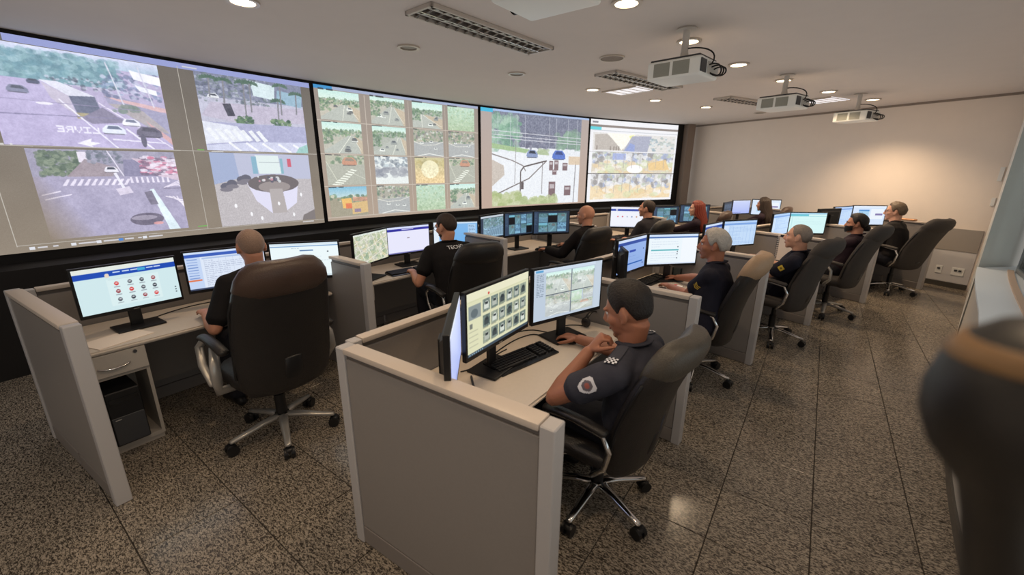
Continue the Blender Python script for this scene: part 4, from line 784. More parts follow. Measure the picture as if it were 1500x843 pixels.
# ------------------------------------------------------------------ chairs
def chair_meshes(leather, head, arm):
    """+Y is the way the sitter faces, origin on the floor under the gas lift"""
    def sect(z, y, w_, d, n=24, e=2.8, bow=.0):
        o = []
        for k in range(n):
            t = 2 * pi * k / n; c, s_ = cos(t), sin(t); x = w_ / 2 * math.copysign(abs(c) ** (2 / e), c); yy = d / 2 * math.copysign(abs(s_) ** (2 / e), s_)
            o.append(V(x, y + yy + bow * (x / (w_ / 2)) ** 2, z))
        return o
    out = []
    b_ = newbm(); rings = []
    prof = [(.455, -.02, .30, .32), (.43, -.02, .46, .48), (.455, -.01, .52, .52), (.49, -.005, .525, .525), (.515, -.01, .49, .49), (.522, -.02, .34, .36)]
    pr = [(.405, .36, .36), (.41, .46, .46), (.44, .52, .51), (.475, .53, .52), (.50, .50, .49), (.508, .38, .38)]
    rings = [sect(z, 0.0, w_, d, e=3.4) for z, w_, d in pr]; loft(b_, rings); out.append(('seat', me_of(b_, 'seat', leather, 70)))
    b_ = newbm(); pb = [(.385, -.225, .34, .05), (.40, -.225, .43, .08), (.44, -.222, .49, .10), (.50, -.225, .515, .11), (.58, -.235, .525, .115), (.68, -.245, .535, .11), (.80, -.27, .53, .105), (.92, -.305, .515, .105), (1.0, -.335, .49, .10), (1.03, -.347, .47, .09)]
    loft(b_, [sect(z, y, w_, d, e=4.0, bow=.05) for z, y, w_, d in pb]); out.append(('backrest', me_of(b_, 'backrest', leather, 70)))
    b_ = newbm(); ph = [(.955, -.30, .40, .06), (.975, -.315, .47, .13), (1.02, -.335, .49, .15), (1.07, -.352, .465, .15), (1.115, -.365, .41, .13), (1.145, -.372, .34, .09), (1.155, -.375, .24, .05)]
    loft(b_, [sect(z, y, w_, d, e=3.0, bow=.045) for z, y, w_, d in ph]); out.append(('headrest', me_of(b_, 'headrest', head, 70)))
    b_ = newbm()
    for s in (-1,): tube(b_, [V(s * (.262 - .012 * (z > .95)), y + .05 - .002, z) for z, y in ((.52, -.222), (.6, -.232), (.7, -.242), (.8, -.268), (.9, -.298), (.96, -.318))], .008, 6)
    out.append(('piping', me_of(b_, 'piping', M_BLACKPL, 70)))
    b_ = newbm(); tube(b_, [V(.262 - .012 * (z > .95), y + .05 - .002, z) for z, y in ((.52, -.222), (.6, -.232), (.7, -.242), (.8, -.268), (.9, -.298), (.96, -.318))], .008, 6); out.append(('piping', me_of(b_, 'piping', M_BLACKPL, 70)))
    for s in (-1, 1):
        b_ = newbm(); x = s * .295
        if arm == 'loop':
            tube(b_, [V(s * .2, -.10, .42), V(x, -.12, .43), V(x + s * .01, -.18, .50), V(x + s * .01, -.20, .60), V(x, -.16, .665), V(x, .0, .685), V(x, .13, .675), V(x + s * .01, .175, .63), V(x + s * .01, .14, .53), V(x, .08, .445), V(s * .2, .06, .42)], (.014), 10)
        else:
            tube(b_, [V(s * .2, -.02, .42), V(x + s * .02, -.04, .43), V(x + s * .035, -.10, .50), V(x + s * .03, -.09, .60), V(x, -.02, .67)], [(.015, .026)] * 5, 10, (0, 1, 0)); tube(b_, [V(x + s * .03, .0, .46), V(x + s * .035, .12, .54), V(x + s * .02, .18, .63), V(x, .13, .68)], [(.014, .022)] * 4, 10, (0, 1, 0))
        out.append(('armrest', me_of(b_, 'armrest', M_CHROME if arm == 'loop' else M_SILVER, 70)))
        b_ = newbm(); tube(b_, [V(x, -.17, .685), V(x, -.05, .70), V(x, .08, .70), V(x, .16, .688)], [(.03, .018)] * 4, 12, (1, 0, 0)); out.append(('arm_pad', me_of(b_, 'arm_pad', leather, 70)))
    b_ = newbm(); cyl(b_, (0, 0, .10), (0, 0, .27), .032, n=16); cyl(b_, (0, 0, .26), (0, 0, .40), .022, n=16); box(b_, (0, -.02, .395), (.22, .26, .035), bev=.01); tube(b_, [V(0, -.1, .40), V(0, -.24, .41), V(0, -.275, .5), V(0, -.29, .6)], [(.05, .012)] * 4, 10, (1, 0, 0)); tube(b_, [V(.08, 0, .385), V(.24, .03, .38)], .008, 6)
    out.append(('gas_lift', me_of(b_, 'gas_lift', M_BLACKPL, 50)))
    b_ = newbm(); tube(b_, [V(0, .02, .125), V(0, .12, .115), V(0, .24, .09), V(0, .30, .08)], [(.03, .018), (.025, .016), (.02, .014), (.018, .012)], 10, (1, 0, 0)); cyl(b_, (0, 0, .095), (0, 0, .14), .042, n=16)
    lg = me_of(b_, 'base_leg', M_CHROME if arm == 'loop' else M_SILVER, 60)
    b_ = newbm()
    for s in (-1, 1): cyl(b_, (s * .008, .302, .032), (s * .030, .302, .032), .032, n=16)
    box(b_, (0, .302, .05), (.05, .05, .03), bev=.01); cs = me_of(b_, 'caster', M_BLACKPL, 40)
    return out, lg, cs
CH = {}
def chair(loc, yaw, label, leather=M_LEATHER, head=None, arm='loop', legrot=0.0, tilt=0.0, sc_=1.0, zs=1.0):
    head = head or leather; k = (leather.name, head.name, arm)
    if k not in CH: CH[k] = chair_meshes(leather, head, arm)
    parts, lg, cs = CH[k]; t = thing('office_chair', label, 'chair', (loc[0], loc[1], 0), radians(yaw), 'high-backed office chairs'); last = None
    for n_, me in parts:
        if n_ == 'arm_pad': obj(n_, me, None, last)
        else: last = obj(n_, me, None, t)
        if tilt and n_ in ('backrest', 'headrest', 'piping'):
            th = radians(tilt); py, pz = -.20, .48; last.rotation_euler.x = th; last.location = (0, py - (py * cos(th) - pz * sin(th)), pz - (py * sin(th) + pz * cos(th)))
    t.scale = (sc_, sc_, sc_ * zs)
    for i in range(5):
        l = obj('base_leg', lg, None, t, (0, 0, 0), legrot + 2 * pi * i / 5); obj('caster', cs, None, l)
    return t
# ------------------------------------------------------------------ people
def solid(bm, voxel, smooth_n, name, mats):
    """one continuous closed surface from the overlapping shapes in bm"""
    bmesh.ops.recalc_face_normals(bm, faces=bm.faces[:])
    me = bpy.data.meshes.new(name); bm.to_mesh(me); bm.free(); o = bpy.data.objects.new(name, me); COL.objects.link(o)
    r = o.modifiers.new('r', 'REMESH'); r.mode = 'VOXEL'; r.voxel_size = voxel; r.use_smooth_shade = True
    s = o.modifiers.new('s', 'SMOOTH'); s.factor = .5; s.iterations = smooth_n
    dg = bpy.context.evaluated_depsgraph_get(); out = bpy.data.meshes.new_from_object(o.evaluated_get(dg)); out.name = name
    bpy.data.objects.remove(o); bpy.data.meshes.remove(me); out.materials.clear()
    for m_ in (mats if isinstance(mats, (list, tuple)) else [mats]): out.materials.append(m_)
    out.polygons.foreach_set('use_smooth', [True] * len(out.polygons)); return out
def ik(S, W, a, b, pole):
    d = W - S; L = min(d.length, (a + b) * .998); d.normalize(); x = (a * a - b * b + L * L) / (2 * L); h_ = sqrt(max(0, a * a - x * x))
    p = pole - d * pole.dot(d); p.normalize(); return S + d * x + p * h_, S + d * L
def hand(bm, wr, fwd, nrm, side, curl=.5, s=1.0, spread=1.0):
    """palm and five fingers; nrm points out of the back of the hand, side +1 = right hand"""
    f = fwd.normalized(); n = (nrm - f * nrm.dot(f)).normalized(); x = f.cross(n) * 1.0           # x: towards the little finger for the right hand
    x = x * side
    tube(bm, [wr - f * .01, wr + f * .03 * s, wr + f * .065 * s, wr + f * .09 * s], [(.025 * s, .018 * s), (.034 * s, .016 * s), (.040 * s, .0145 * s), (.038 * s, .012 * s)], 12, x)
    L = (.068, .078, .072, .056)
    for i in range(4):
        o = (i - 1.5) * .0205 * s; p = wr + f * (.085 * s - .006 * abs(i - 1.2)) + x * o * spread; d = (f + x * (i - 1.5) * .06 * spread).normalized(); pts = [p]; ang = .12
        for k, fr in enumerate((.45, .32, .25)):
            ang += curl * (.75 if k else .55); q = d * cos(ang) - n * sin(ang); p = p + q * (L[i] * fr * s); pts.append(p)
        tube(bm, pts, [.0095 * s, .009 * s, .0082 * s, .0072 * s], 8)
    p = wr + f * .025 * s - x * .028 * s - n * .006; d = (f * .65 - x * .75 - n * .25).normalized(); pts = [p, p + d * .035 * s]; d2 = (f * .9 - x * .25 - n * (.2 + .3 * curl)).normalized(); pts += [pts[-1] + d2 * .032 * s, pts[-1] + d2 * .056 * s]
    tube(bm, pts, [.014 * s, .0115 * s, .0100 * s, .008 * s], 8)

def person(label, hipR, hipA, head, yaw_extra=0.0, s=1.05, skin=0, shirt=None, trousers=None, sleeve='short', hair=None, hands=None, hyaw=0.0, hpitch=0.0, vox=.0085, hip_z=.555, extras=(), poles=None, name='person', fem=False, back_arch=.02, side_tilt=0.0):
    """head = (R, angle, height of the crown); hands = {side: (R, angle, z, curl, roll)}"""
    ang = rz(hipA) + radians(yaw_extra); base = P(hipR, hipA); Q = Matrix.Rotation(-ang, 3, 'Z')
    def loc(p): return Q @ (Vector(p) - base)
    t = thing(name, label, 'person', base, ang)
    top = loc(P(*head)); hc = top - V(0, -.005, .118 * s); RH = Matrix.Rotation(radians(hyaw), 3, 'Z') @ Matrix.Rotation(radians(side_tilt), 3, 'Y') @ Matrix.Rotation(radians(hpitch), 3, 'X')
    pel = V(0, 0, hip_z); nb = hc + V(0, -.040, -.150 * s); nb.x *= .92
    w_ = .93 if fem else 1.0
    def sp(f): p = pel.lerp(nb, f); p.y -= back_arch * sin(pi * f); return p
    TOR = [(-.12, .150, .105), (-.04, .178, .128), (.08, .178, .13), (.25, .168, .126), (.42, .168, .128), (.58, .180, .130), (.74, .190, .124), (.87, .178, .10), (.95, .115, .08), (1.0, .068, .062)]
    def torso(bm, g):
        pts = [sp(f) for f, a, b in TOR]; tube(bm, pts, [((a * w_ + g) * s, (b + g) * s) for f, a, b in TOR], 20, (1, 0, 0))
    sh = {k: nb + V(k * .184 * s * w_, -.012, -.066 * s) for k in (-1, 1)}; arms = {}
    hands = hands or {}
    for k in (-1, 1):
        hd = hands.get(k, (hipR + .42, hipA + k * .55, .77, .45, 0)); W = loc(P(hd[0], hd[1], hd[2])); pole = V(*(poles or {}).get(k, (k * .55, -.35, -1.0)))
        E, W2 = ik(sh[k], W, .300 * s, .262 * s, pole); arms[k] = (sh[k], E, W2, hd)
    def legs(bm, g, foot):
        for k in (-1, 1):
            hp = pel + V(k * .085 * s, .0, -.02); kn = V(k * .135 * s, .43 * s, .54 * s); an = V(k * .14 * s, .40 * s, .09)
            tube(bm, [hp, hp.lerp(kn, .5) + V(0, 0, .01), kn - V(0, .04, 0), kn], [(.088 + g) * s, (.076 + g) * s, (.06 + g) * s, (.05 + g) * s], 14, (1, 0, 0)); tube(bm, [kn + V(0, -.01, .005), kn.lerp(an, .35), kn.lerp(an, .75), an], [(.058 + g) * s, (.056 + g) * s, (.042 + g) * s, (.04 + g * 1.6) * s], 14, (1, 0, 0))
            if foot: tube(bm, [an + V(0, -.03, -.04), an + V(0, .05, -.05), an + V(k * .01, .15, -.062)], [(.035, .03), (.04, .03), (.035, .02)], 10, (1, 0, 0))
    # ---- the body
    bm = newbm(); torso(bm, -.010); legs(bm, -.008, True)
    tube(bm, [nb - V(0, .005, .05), nb + V(0, .008, .02), hc + RH @ V(0, -.022, -.05) * s], [(.066 * s, .064 * s), (.057 * s, .060 * s), (.058 * s, .064 * s)], 16, (1, 0, 0))
    def hp_(x, y, z): return hc + RH @ (V(x, y, z) * s)
    def hell(c, r, rot=None): ell(bm, hp_(*c), tuple(q * s for q in r), RH if rot is None else RH @ rot, 20, 14)
    hell((0, -.012, .022), (.079, .099, .094)); hell((0, .018, -.022), (.070, .080, .075)); hell((0, .030, -.062), (.056, .062, .046)); hell((0, .072, -.096), (.026, .022, .018))
    for k in (-1, 1): hell((k * .046, .050, -.020), (.026, .032, .026)); hell((k * .030, .076, .030), (.030, .016, .010)); hell((k * .052, -.002, -.052), (.010, .026, .028)); hell((k * .081, -.012, -.006), (.010, .020, .033), Matrix.Rotation(k * .35, 3, 'Z')); hell((k * .083, -.006, -.030), (.008, .012, .012))
    tube(bm, [hp_(0, .086, .028), hp_(0, .098, .004), hp_(0, .113, -.020), hp_(0, .106, -.034)], [(.008 * s, .010 * s), (.010 * s, .012 * s), (.015 * s, .012 * s), (.013 * s, .008 * s)], 10, RH @ V(1, 0, 0))
    for k in (-1, 1): hell((k * .012, .098, -.030), (.009, .011, .008))
    hell((0, .090, -.057), (.022, .010, .0055)); hell((0, .088, -.068), (.019, .011, .006))
    for k in (-1, 1):
        S, E, W, hd = arms[k]; up = E - S
        tube(bm, [S - up.normalized() * .02, S + up * .1, S + up * .5, S + up * .9, E], [.052 * s * w_, .053 * s * w_, .047 * s * w_, .041 * s * w_, .037 * s * w_], 14); fo = W - E
        tube(bm, [E - fo * .06, E, E + fo * .3, E + fo * .75, W], [.030 * s, .038 * s, .043 * s * w_, .032 * s, (.028 * s * w_)], 14)
        f = fo.normalized() if len(hd) < 6 else (Q @ V(*hd[5])).normalized(); nn = V(0, 0, 1) if len(hd) < 7 else (Q @ V(*hd[6])); nn = Matrix.Rotation(radians(hd[4]) * k, 3, f) @ nn
        if len(hd) < 6: f = (f * V(1, 1, .25)).normalized() if abs(f.z) < .9 else f
        hand(bm, W, f, nn, k, hd[3], s * (.93 if fem else 1.0))
    body = obj('body', solid(bm, vox, 3, 'body', M_SKIN[skin]), None, t)
    # ---- clothing
    g = .012; bm = newbm(); torso(bm, g - .002); fr = {'short': .62, 'elbow': .8, 'long': 1.0}[sleeve]
    for k in (-1, 1):
        S, E, W, hd = arms[k]; up = E - S; q = g + (.006 if sleeve == 'short' else .002)
        tube(bm, [nb.lerp(S, .3) - V(0, 0, .012), S + V(0, 0, -.004)], [.062 * s * w_, (.056 + g) * s * w_], 16); ell(bm, S, ((.057 + g) * s * w_,) * 3, None, 16, 10); tube(bm, [S - up * .06, S + up * .2, S + up * .45, S + up * fr], [(.055 + g) * s * w_, (.055 + q) * s * w_, (.052 + q) * s * w_, (.049 + q + (.004 if fr < 1 else 0)) * s * w_], 16)
        if sleeve == 'long': tube(bm, [E - (W - E) * .08, E, E + (W - E) * .3, E + (W - E) * .94], [.03 * s, (.042 + q) * s, (.046 + q) * s * w_, (.036 + q) * s * w_], 16)
    shirt_o = obj('jacket' if sleeve == 'long' else 'shirt', solid(bm, .0095, 4, 'shirt', shirt), None, t)
    bm = newbm(); col_pts = []
    for i in range(17):
        a = -pi * .82 + 2 * pi * .82 * i / 16; col_pts.append(nb + V(sin(a) * .064 * s, -cos(a) * .062 * s - .004, .022 + .012 * cos(a)))
    tube(bm, col_pts, [(.008, .024)] * 17, 8, None); obj('collar', bm, shirt, t, smooth=179)
    bm = newbm(); legs(bm, .012, False); tube(bm, [sp(f) for f in (-.14, -.04, .08, .16)], [(.155 * s, .11 * s), (.186 * s, .138 * s), (.182 * s, .136 * s), (.17 * s, .128 * s)], 18, (1, 0, 0)); obj('trousers', solid(bm, .013, 3, 'trousers', trousers or cloth('navy_trousers', rgb(28, 28, 34))), None, t)
    for k in (-1, 1):
        bm = newbm(); an = V(k * .14 * s, .40 * s, .09); tube(bm, [an + V(0, -.06, -.045), an + V(0, .0, -.035), an + V(0, .08, -.042), an + V(k * .012, .17, -.058), an + V(k * .015, .215, -.066)], [(.034, .034), (.042, .05), (.048, .046), (.048, .032), (.034, .02)], 12, (1, 0, 0)); obj('shoe', bm, M_BLACKPL, t, smooth=179)
    # ---- face details
    for k in (-1, 1):
        bm = newbm(); ell(bm, hp_(k * .031, .0745, .010), (.0108 * s,) * 3, None, 12, 8, 0); ell(bm, hp_(k * .031, .0840, .010), (.0055 * s, .003 * s, .0055 * s), RH, 10, 6, 1); obj('eye', bm, [M_EYEW, M_EYED], t, smooth=179)
    hs = hair or {}
    hm = HAIR[hs.get('mat', 'dark')]
    if hs.get('brows', True):
        for k in (-1, 1): bm = newbm(); tube(bm, [hp_(k * .014, .0935, .026), hp_(k * .032, .092, .033), hp_(k * .050, .080, .027)], [(.003 * s, .0045 * s)] * 3, 6, RH @ V(0, 1, 0)); obj('eyebrow', bm, hm, t, smooth=179)
    bm = newbm(); tube(bm, [hp_(-.022, .092, -.062), hp_(0, .1005, -.0615), hp_(.022, .092, -.062)], [(.003 * s, .005 * s)] * 3, 6, RH @ V(0, 1, 0)); obj('lips', bm, M_LIP, t, smooth=179)
    if hs.get('th', .012) > 0:
        th = hs.get('th', .012); nz = hs.get('noise', .3); fh = hs.get('front', 36); nb_ = 44; ne = 16; rec = hs.get('recede', 0)
        def edge(az):
            z = abs(az) * 180 / pi; pts = [(0, fh), (28, fh + rec), (48, fh - 4 + rec * .7), (62, 12), (73, -12), (80, -20), (86, 3), (98, 5), (107, -18), (120, -44), (150, hs.get('nape', -44) - 14), (180, hs.get('nape', -44) - 16)]
            for (a0, v0), (a1, v1) in zip(pts, pts[1:]):
                if z <= a1: return radians(v0 + (v1 - v0) * (z - a0) / (a1 - a0))
            return radians(pts[-1][1])
        bm = newbm(); rows = []
        for j in range(ne + 1):
            row = []
            for i in range(nb_):
                az = -pi + 2 * pi * i / nb_; e0 = edge(az); el = pi / 2 + (e0 - pi / 2) * (j / ne); d = V(sin(az) * cos(el), cos(az) * cos(el), sin(el)); k_ = min(1, (el - e0) / radians(16)) if j < ne else 0
                fade = hs.get('fade', 1.0); thick = th * (fade + (1 - fade) * max(0, min(1, (d.z + .05) / .55))); tt = -.004 + (thick + .004) * (k_ ** .5)
                tt += thick * nz * noise.noise(d * 7 + Vector((hipA, hipR, 0))) * k_ + thick * nz * .6 * noise.noise(d * 19) * k_
                tt += hs.get('top', 0) * max(0, d.z) ** 2 * (.5 + .5 * d.y)
                r = V(.079 * d.x, .099 * d.y, .094 * d.z); row.append(bm.verts.new(hc + RH @ ((r + d * tt + V(0, -.012, .022)) * s)))
            rows.append(row)
        for j in range(ne):
            for i in range(nb_):
                a, b, c, d = rows[j][i], rows[j][(i + 1) % nb_], rows[j + 1][(i + 1) % nb_], rows[j + 1][i]
                bm.faces.new((a, b, c, d))
        bmesh.ops.remove_doubles(bm, verts=bm.verts[:], dist=1e-5)
        if 'drape' in hs:                       # long hair down the back
            for q in range(13):
                az = radians(-104 + q * 17.3 + 180 - 0); az = pi + radians(-96 + q * 16); d = V(sin(az), cos(az), 0); p = hp_(.082 * d.x, -.012 + .10 * d.y, .03); ln = hs['drape'] * (.85 + .3 * abs(sin(q * 2.1)))
                p1 = p + V(d.x * .012, d.y * .02 - .004, -.10); p2 = nb + V(d.x * (.06 + hs.get('wide', .0)), -.07 + d.y * .05, -.02); p3 = p2 + V(d.x * .02, -.015, -ln); tube(bm, [p + V(0, 0, .04), p, p1, p2, p2.lerp(p3, .5), p3], [(.024, .018), (.03, .022), (.032, .024), (.032, .026), (.028, .022), (.012, .01)], 8)
        if 'bun' in hs: ell(bm, hp_(*hs['bun']), tuple(q * s for q in (.038, .042, .04)), RH, 14, 10)
        if hs.get('sides'):
            for k in (-1, 1): ell(bm, hp_(k * .066, .01, -.01), (.02 * s, .03 * s, .05 * s), RH, 12, 8)
        obj('hair', bm, hm, t, smooth=179)
    for e in extras: e(dict(t=t, hp=hp_, s=s, RH=RH, hc=hc, nb=nb, shirt=shirt_o, arms=arms, loc=loc, sp=sp))
    return t

def decal(bm, target, name, mats, d, parent, off=.0025):
    """lay flat shapes (x, z in metres around the origin, in the plane facing direction d) on the cloth"""
    bvh = BVHTree.FromPolygons([v.co.copy() for v in target.data.vertices], [tuple(p.vertices) for p in target.data.polygons]); ok = True
    for v in bm.verts:
        h_ = bvh.ray_cast(v.co + d * .4, -d)
        if h_[0] is None: v.co = v.co
        else: v.co = h_[0] + h_[1] * off if h_[1].dot(d) > 0 else h_[0] + d * off
    return obj(name, bm, mats, parent)
def flat_grid(bm, cen, ux, uz, w_, h_, nx, nz, mi=lambda i, j: 0, mask=None):
    g = [[bm.verts.new(cen + ux * (w_ * (i / nx - .5)) + uz * (h_ * (j / nz - .5))) for i in range(nx + 1)] for j in range(nz + 1)]
    for j in range(nz):
        for i in range(nx):
            if mask and not mask((i + .5) / nx - .5, (j + .5) / nz - .5): continue
            f = bm.faces.new((g[j][i], g[j][i + 1], g[j + 1][i + 1], g[j + 1][i])); f.material_index = mi(i, j)
    for v in [v for v in bm.verts if not v.link_faces]: bm.verts.remove(v)
def shoulder_check(C):                          # epaulettes with a checkered band, a round crest on the left sleeve
    wm, km = mat('badge_white', rgb(216, 216, 220), .7), mat('badge_black', rgb(22, 22, 26), .7)
    for k in (-1, 1):
        S = C['arms'][k][0]; nb = C['nb']; ux = (S + V(k * .02, 0, 0) - nb).normalized(); uz = V(0, 1, 0)
        bm = newbm(); c = nb.lerp(S, .72) + V(0, .01, 0); flat_grid(bm, c, ux, uz, .12, .05, 10, 4); decal(bm, C['shirt'], 'epaulette', mat('epaulette_cloth', rgb(58, 58, 66), .85), V(k * .25, 0, 1).normalized(), C['t'], .006)
        bm = newbm(); c = nb.lerp(S, 1.0) + V(0, .012, 0); flat_grid(bm, c, ux, uz, .034, .052, 4, 6, lambda i, j: (i + j) % 2); decal(bm, C['shirt'], 'checker_patch', [wm, km], V(k * .35, 0, 1).normalized(), C['t'], .009)
    S, E = C['arms'][-1][0], C['arms'][-1][1]; ux = V(0, 1, 0); dn = (S - E).normalized(); d = V(-1, -.25, .35); d = (d - dn * d.dot(dn)).normalized(); ux = dn.cross(d).normalized(); cen = S.lerp(E, .36)
    shield = lambda x, z: abs(x) < .5 * min(1, sqrt(max(0, (z + .56) * 1.9))) and (x * x + max(0, z - .1) ** 2) < .3
    bm = newbm(); flat_grid(bm, cen, ux, dn, .066, .082, 16, 18, lambda i, j: (1 if ((i - 7.5) ** 2 + (j - 9) ** 2) < 34 else 0) if ((i - 7.5) ** 2 + (j - 9) ** 2) > 8 else 2, shield); decal(bm, C['shirt'], 'sleeve_crest', [mat('crest_white', rgb(206, 204, 206), .7), mat('crest_grey', rgb(96, 90, 96), .7), mat('crest_red', rgb(150, 84, 74), .7)], d, C['t'], .004)
def yellow_badge(kind):
    def f(C):
        S, E = C['arms'][-1][0], C['arms'][-1][1]; dn = (S - E).normalized(); d = V(-1, -.35, .3); d = (d - dn * d.dot(dn)).normalized(); ux = dn.cross(d).normalized(); cen = S.lerp(E, .30); bm = newbm()
        if kind == 'chevron':
            for q in range(3): flat_grid(bm, cen + dn * (.016 * (q - 1)), (ux + dn * .5).normalized(), dn, .03, .008, 4, 1); 
            for q in range(3): flat_grid(bm, cen + dn * (.016 * (q - 1)) - ux * .024, (ux - dn * .5).normalized(), dn, .03, .008, 4, 1)
        else: flat_grid(bm, cen, ux, dn, .048, .05, 6, 6, lambda i, j: 1 if (i in (2, 3) and j in (2, 3)) else 0)
        decal(bm, C['shirt'], 'sleeve_badge', [mat('badge_yellow', rgb(196, 166, 60), .7), mat('badge_dark', rgb(110, 90, 30), .7)], d, C['t'], .004)
    return f
def text_back(txt, size, dz, dx=0.0):
    def f(C):
        cu = bpy.data.curves.new('lettering', 'FONT'); cu.body = txt; cu.size = size; cu.align_x = 'CENTER'; cu.resolution_u = 3; o = bpy.data.objects.new('lettering', cu); COL.objects.link(o)
        dg = bpy.context.evaluated_depsgraph_get(); me = bpy.data.meshes.new_from_object(o.evaluated_get(dg)); bpy.data.objects.remove(o); bm = newbm(); bm.from_mesh(me); c = C['nb'] + V(dx, 0, dz)
        bmesh.ops.triangulate(bm, faces=bm.faces[:]); bmesh.ops.subdivide_edges(bm, edges=bm.edges[:], cuts=1)
        for v in bm.verts: v.co = c + V(v.co.x * 1.15, 0, v.co.y)
        decal(bm, C['shirt'], 'back_lettering', mat('print_white', rgb(226, 226, 226), .7), V(0, -1, .12).normalized(), C['t'], .004)
    return f
def glasses(col=(20, 16, 16), half=False):
    def f(C):
        bm = newbm(); hp = C['hp']; gm_ = mat('spectacle_frame_%d' % col[0], rgb(*col), .3)
        for k in (-1, 1):
            pts = [hp(k * .033 + .024 * cos(2 * pi * i / 16), .104 - .012 * abs(cos(2 * pi * i / 16)) * .4, .008 + .017 * sin(2 * pi * i / 16)) for i in range(17)]; tube(bm, pts, .0022, 6, None, 0, False); tube(bm, [hp(k * .057, .098, .013), hp(k * .082, .05, .012), hp(k * .086, -.01, .006)], .0024, 6)
        tube(bm, [hp(-.010, .106, .012), hp(.010, .106, .012)], .0022, 6); obj('glasses', bm, gm_, C['t'], smooth=179)
    return f
def beard(key):
    def f(C):
        hp, s, RH = C['hp'], C['s'], C['RH']; bm = newbm(); rows = []
        for j in range(10):
            row = []
            for i in range(25):
                az = radians(-104 + 208 * i / 24); el = radians(-8 - 66 * j / 9 + (10 if abs(az) > 1.2 else 0)); d = V(sin(az) * cos(el), cos(az) * cos(el), sin(el)); e = min(j, 9 - j, 3) / 3 * min(1, min(i, 24 - i) / 3); q = .006 * e - .004
                row.append(bm.verts.new(hp(*(V((.062 + q) * d.x, .024 + (.072 + q) * d.y, -.044 + (.068 + q) * d.z)))))
            rows.append(row)
        for a, b in zip(rows, rows[1:]):
            for i in range(24): bm.faces.new((a[i], a[i + 1], b[i + 1], b[i]))
        obj('beard', bm, HAIR[key], C['t'], smooth=179)
    return f
def face_mask(C):
    hp = C['hp']; bm = newbm(); rows = []
    for j in range(9):
        row = []
        for i in range(21):
            u_ = i / 10 - 1; v_ = j / 8; az = u_ * radians(86); z = -.018 - .088 * v_; r = .080 + .008 * sin(pi * v_) * cos(u_ * 1.4); row.append(bm.verts.new(hp((.070 - .008 * v_) * sin(az) * 1.08, .022 + r * cos(az) + .004, z * (1 - .35 * abs(u_)) - .008 * abs(u_))))
        rows.append(row)
    for a, b in zip(rows, rows[1:]):
        for i in range(20): bm.faces.new((a[i], a[i + 1], b[i + 1], b[i]))
    for k in (-1, 1): tube(bm, [hp(k * .072, .03, -.03), hp(k * .088, -.01, .02), hp(k * .09, -.022, -.01), hp(k * .07, .025, -.055)], .0018, 6)
    o = obj('face_mask', bm, mat('mask_black', rgb(18, 18, 20), .8), C['t'], smooth=179)

S_UNI = cloth('uniform_grey', rgb(54, 54, 62)); S_NAVY = cloth('navy_polo', rgb(26, 26, 36)); S_BLACK = cloth('black_tee', rgb(24, 22, 23)); S_JKT = cloth('black_jacket', rgb(22, 19, 20)); S_PURP = cloth('dark_plum', rgb(40, 28, 36)); S_CHAR = cloth('charcoal_shirt', rgb(36, 34, 38))
D = lambda dR, dT, a: None
# right row
person('officer in a grey short-sleeved uniform with checkered shoulder marks, fist at the mouth', 14.36, 1.0, (14.40, .85, 1.285), -2, 1.09, 1, S_UNI, None, 'short', dict(mat='black', th=.019, fade=.25, top=.016, nape=-32, noise=.18, front=42),
       {-1: (14.535, .42, .955, 1.5, 0, (.45, .30, .75), (-.75, -.5, .25)), 1: (14.86, 2.35, .765, .5, 0)}, hyaw=2, hpitch=-20, vox=.006, extras=(shoulder_check,), poles={-1: (-.75, .75, -1.0), 1: (.8, -.3, -.8)}, back_arch=.035)
person('grey-haired man in a dark navy shirt with yellow chevrons, hand on the mouse', 14.50, 7.75, (14.56, 8.35, 1.33), 6, 1.05, 1, S_NAVY, None, 'short', dict(mat='grey', th=.016, nape=-34, front=40, noise=.4, top=.01), {-1: (14.92, 8.6, .765, .4, 0), 1: (15.02, 10.0, .765, .5, 0)}, hyaw=8, hpitch=-4, vox=.0075, extras=(yellow_badge('chevron'),))
person('man with cropped steel hair and a yellow badge on the sleeve, leaning back', 14.42, 14.5, (14.30, 13.95, 1.285), 2, 1.05, 2, S_NAVY, None, 'short', dict(mat='buzz2', th=.005, nape=-40, front=44, noise=.15), {-1: (14.72, 13.9, .82, .7, 40), 1: (14.74, 15.2, .84, .7, 40)}, hyaw=4, hpitch=0, vox=.0085, extras=(yellow_badge('square'),))
person('woman with dark tied-back hair and a black face mask', 14.40, 20.6, (14.32, 21.2, 1.285), 4, .99, 0, S_PURP, None, 'long', dict(mat='black', th=.020, nape=-46, front=40, noise=.15, bun=(0, -.108, -.06)), {}, hyaw=16, hpitch=-6, vox=.0095, extras=(face_mask,), fem=True)
person('man in glasses and a black jacket at the last right desk', 14.46, 28.0, (14.62, 28.75, 1.345), 4, 1.12, 2, S_JKT, None, 'long', dict(mat='brown', th=.017, nape=-36, front=42, noise=.4, top=.01), {}, hyaw=14, hpitch=-4, vox=.0085, extras=(glasses((70, 24, 20)),))
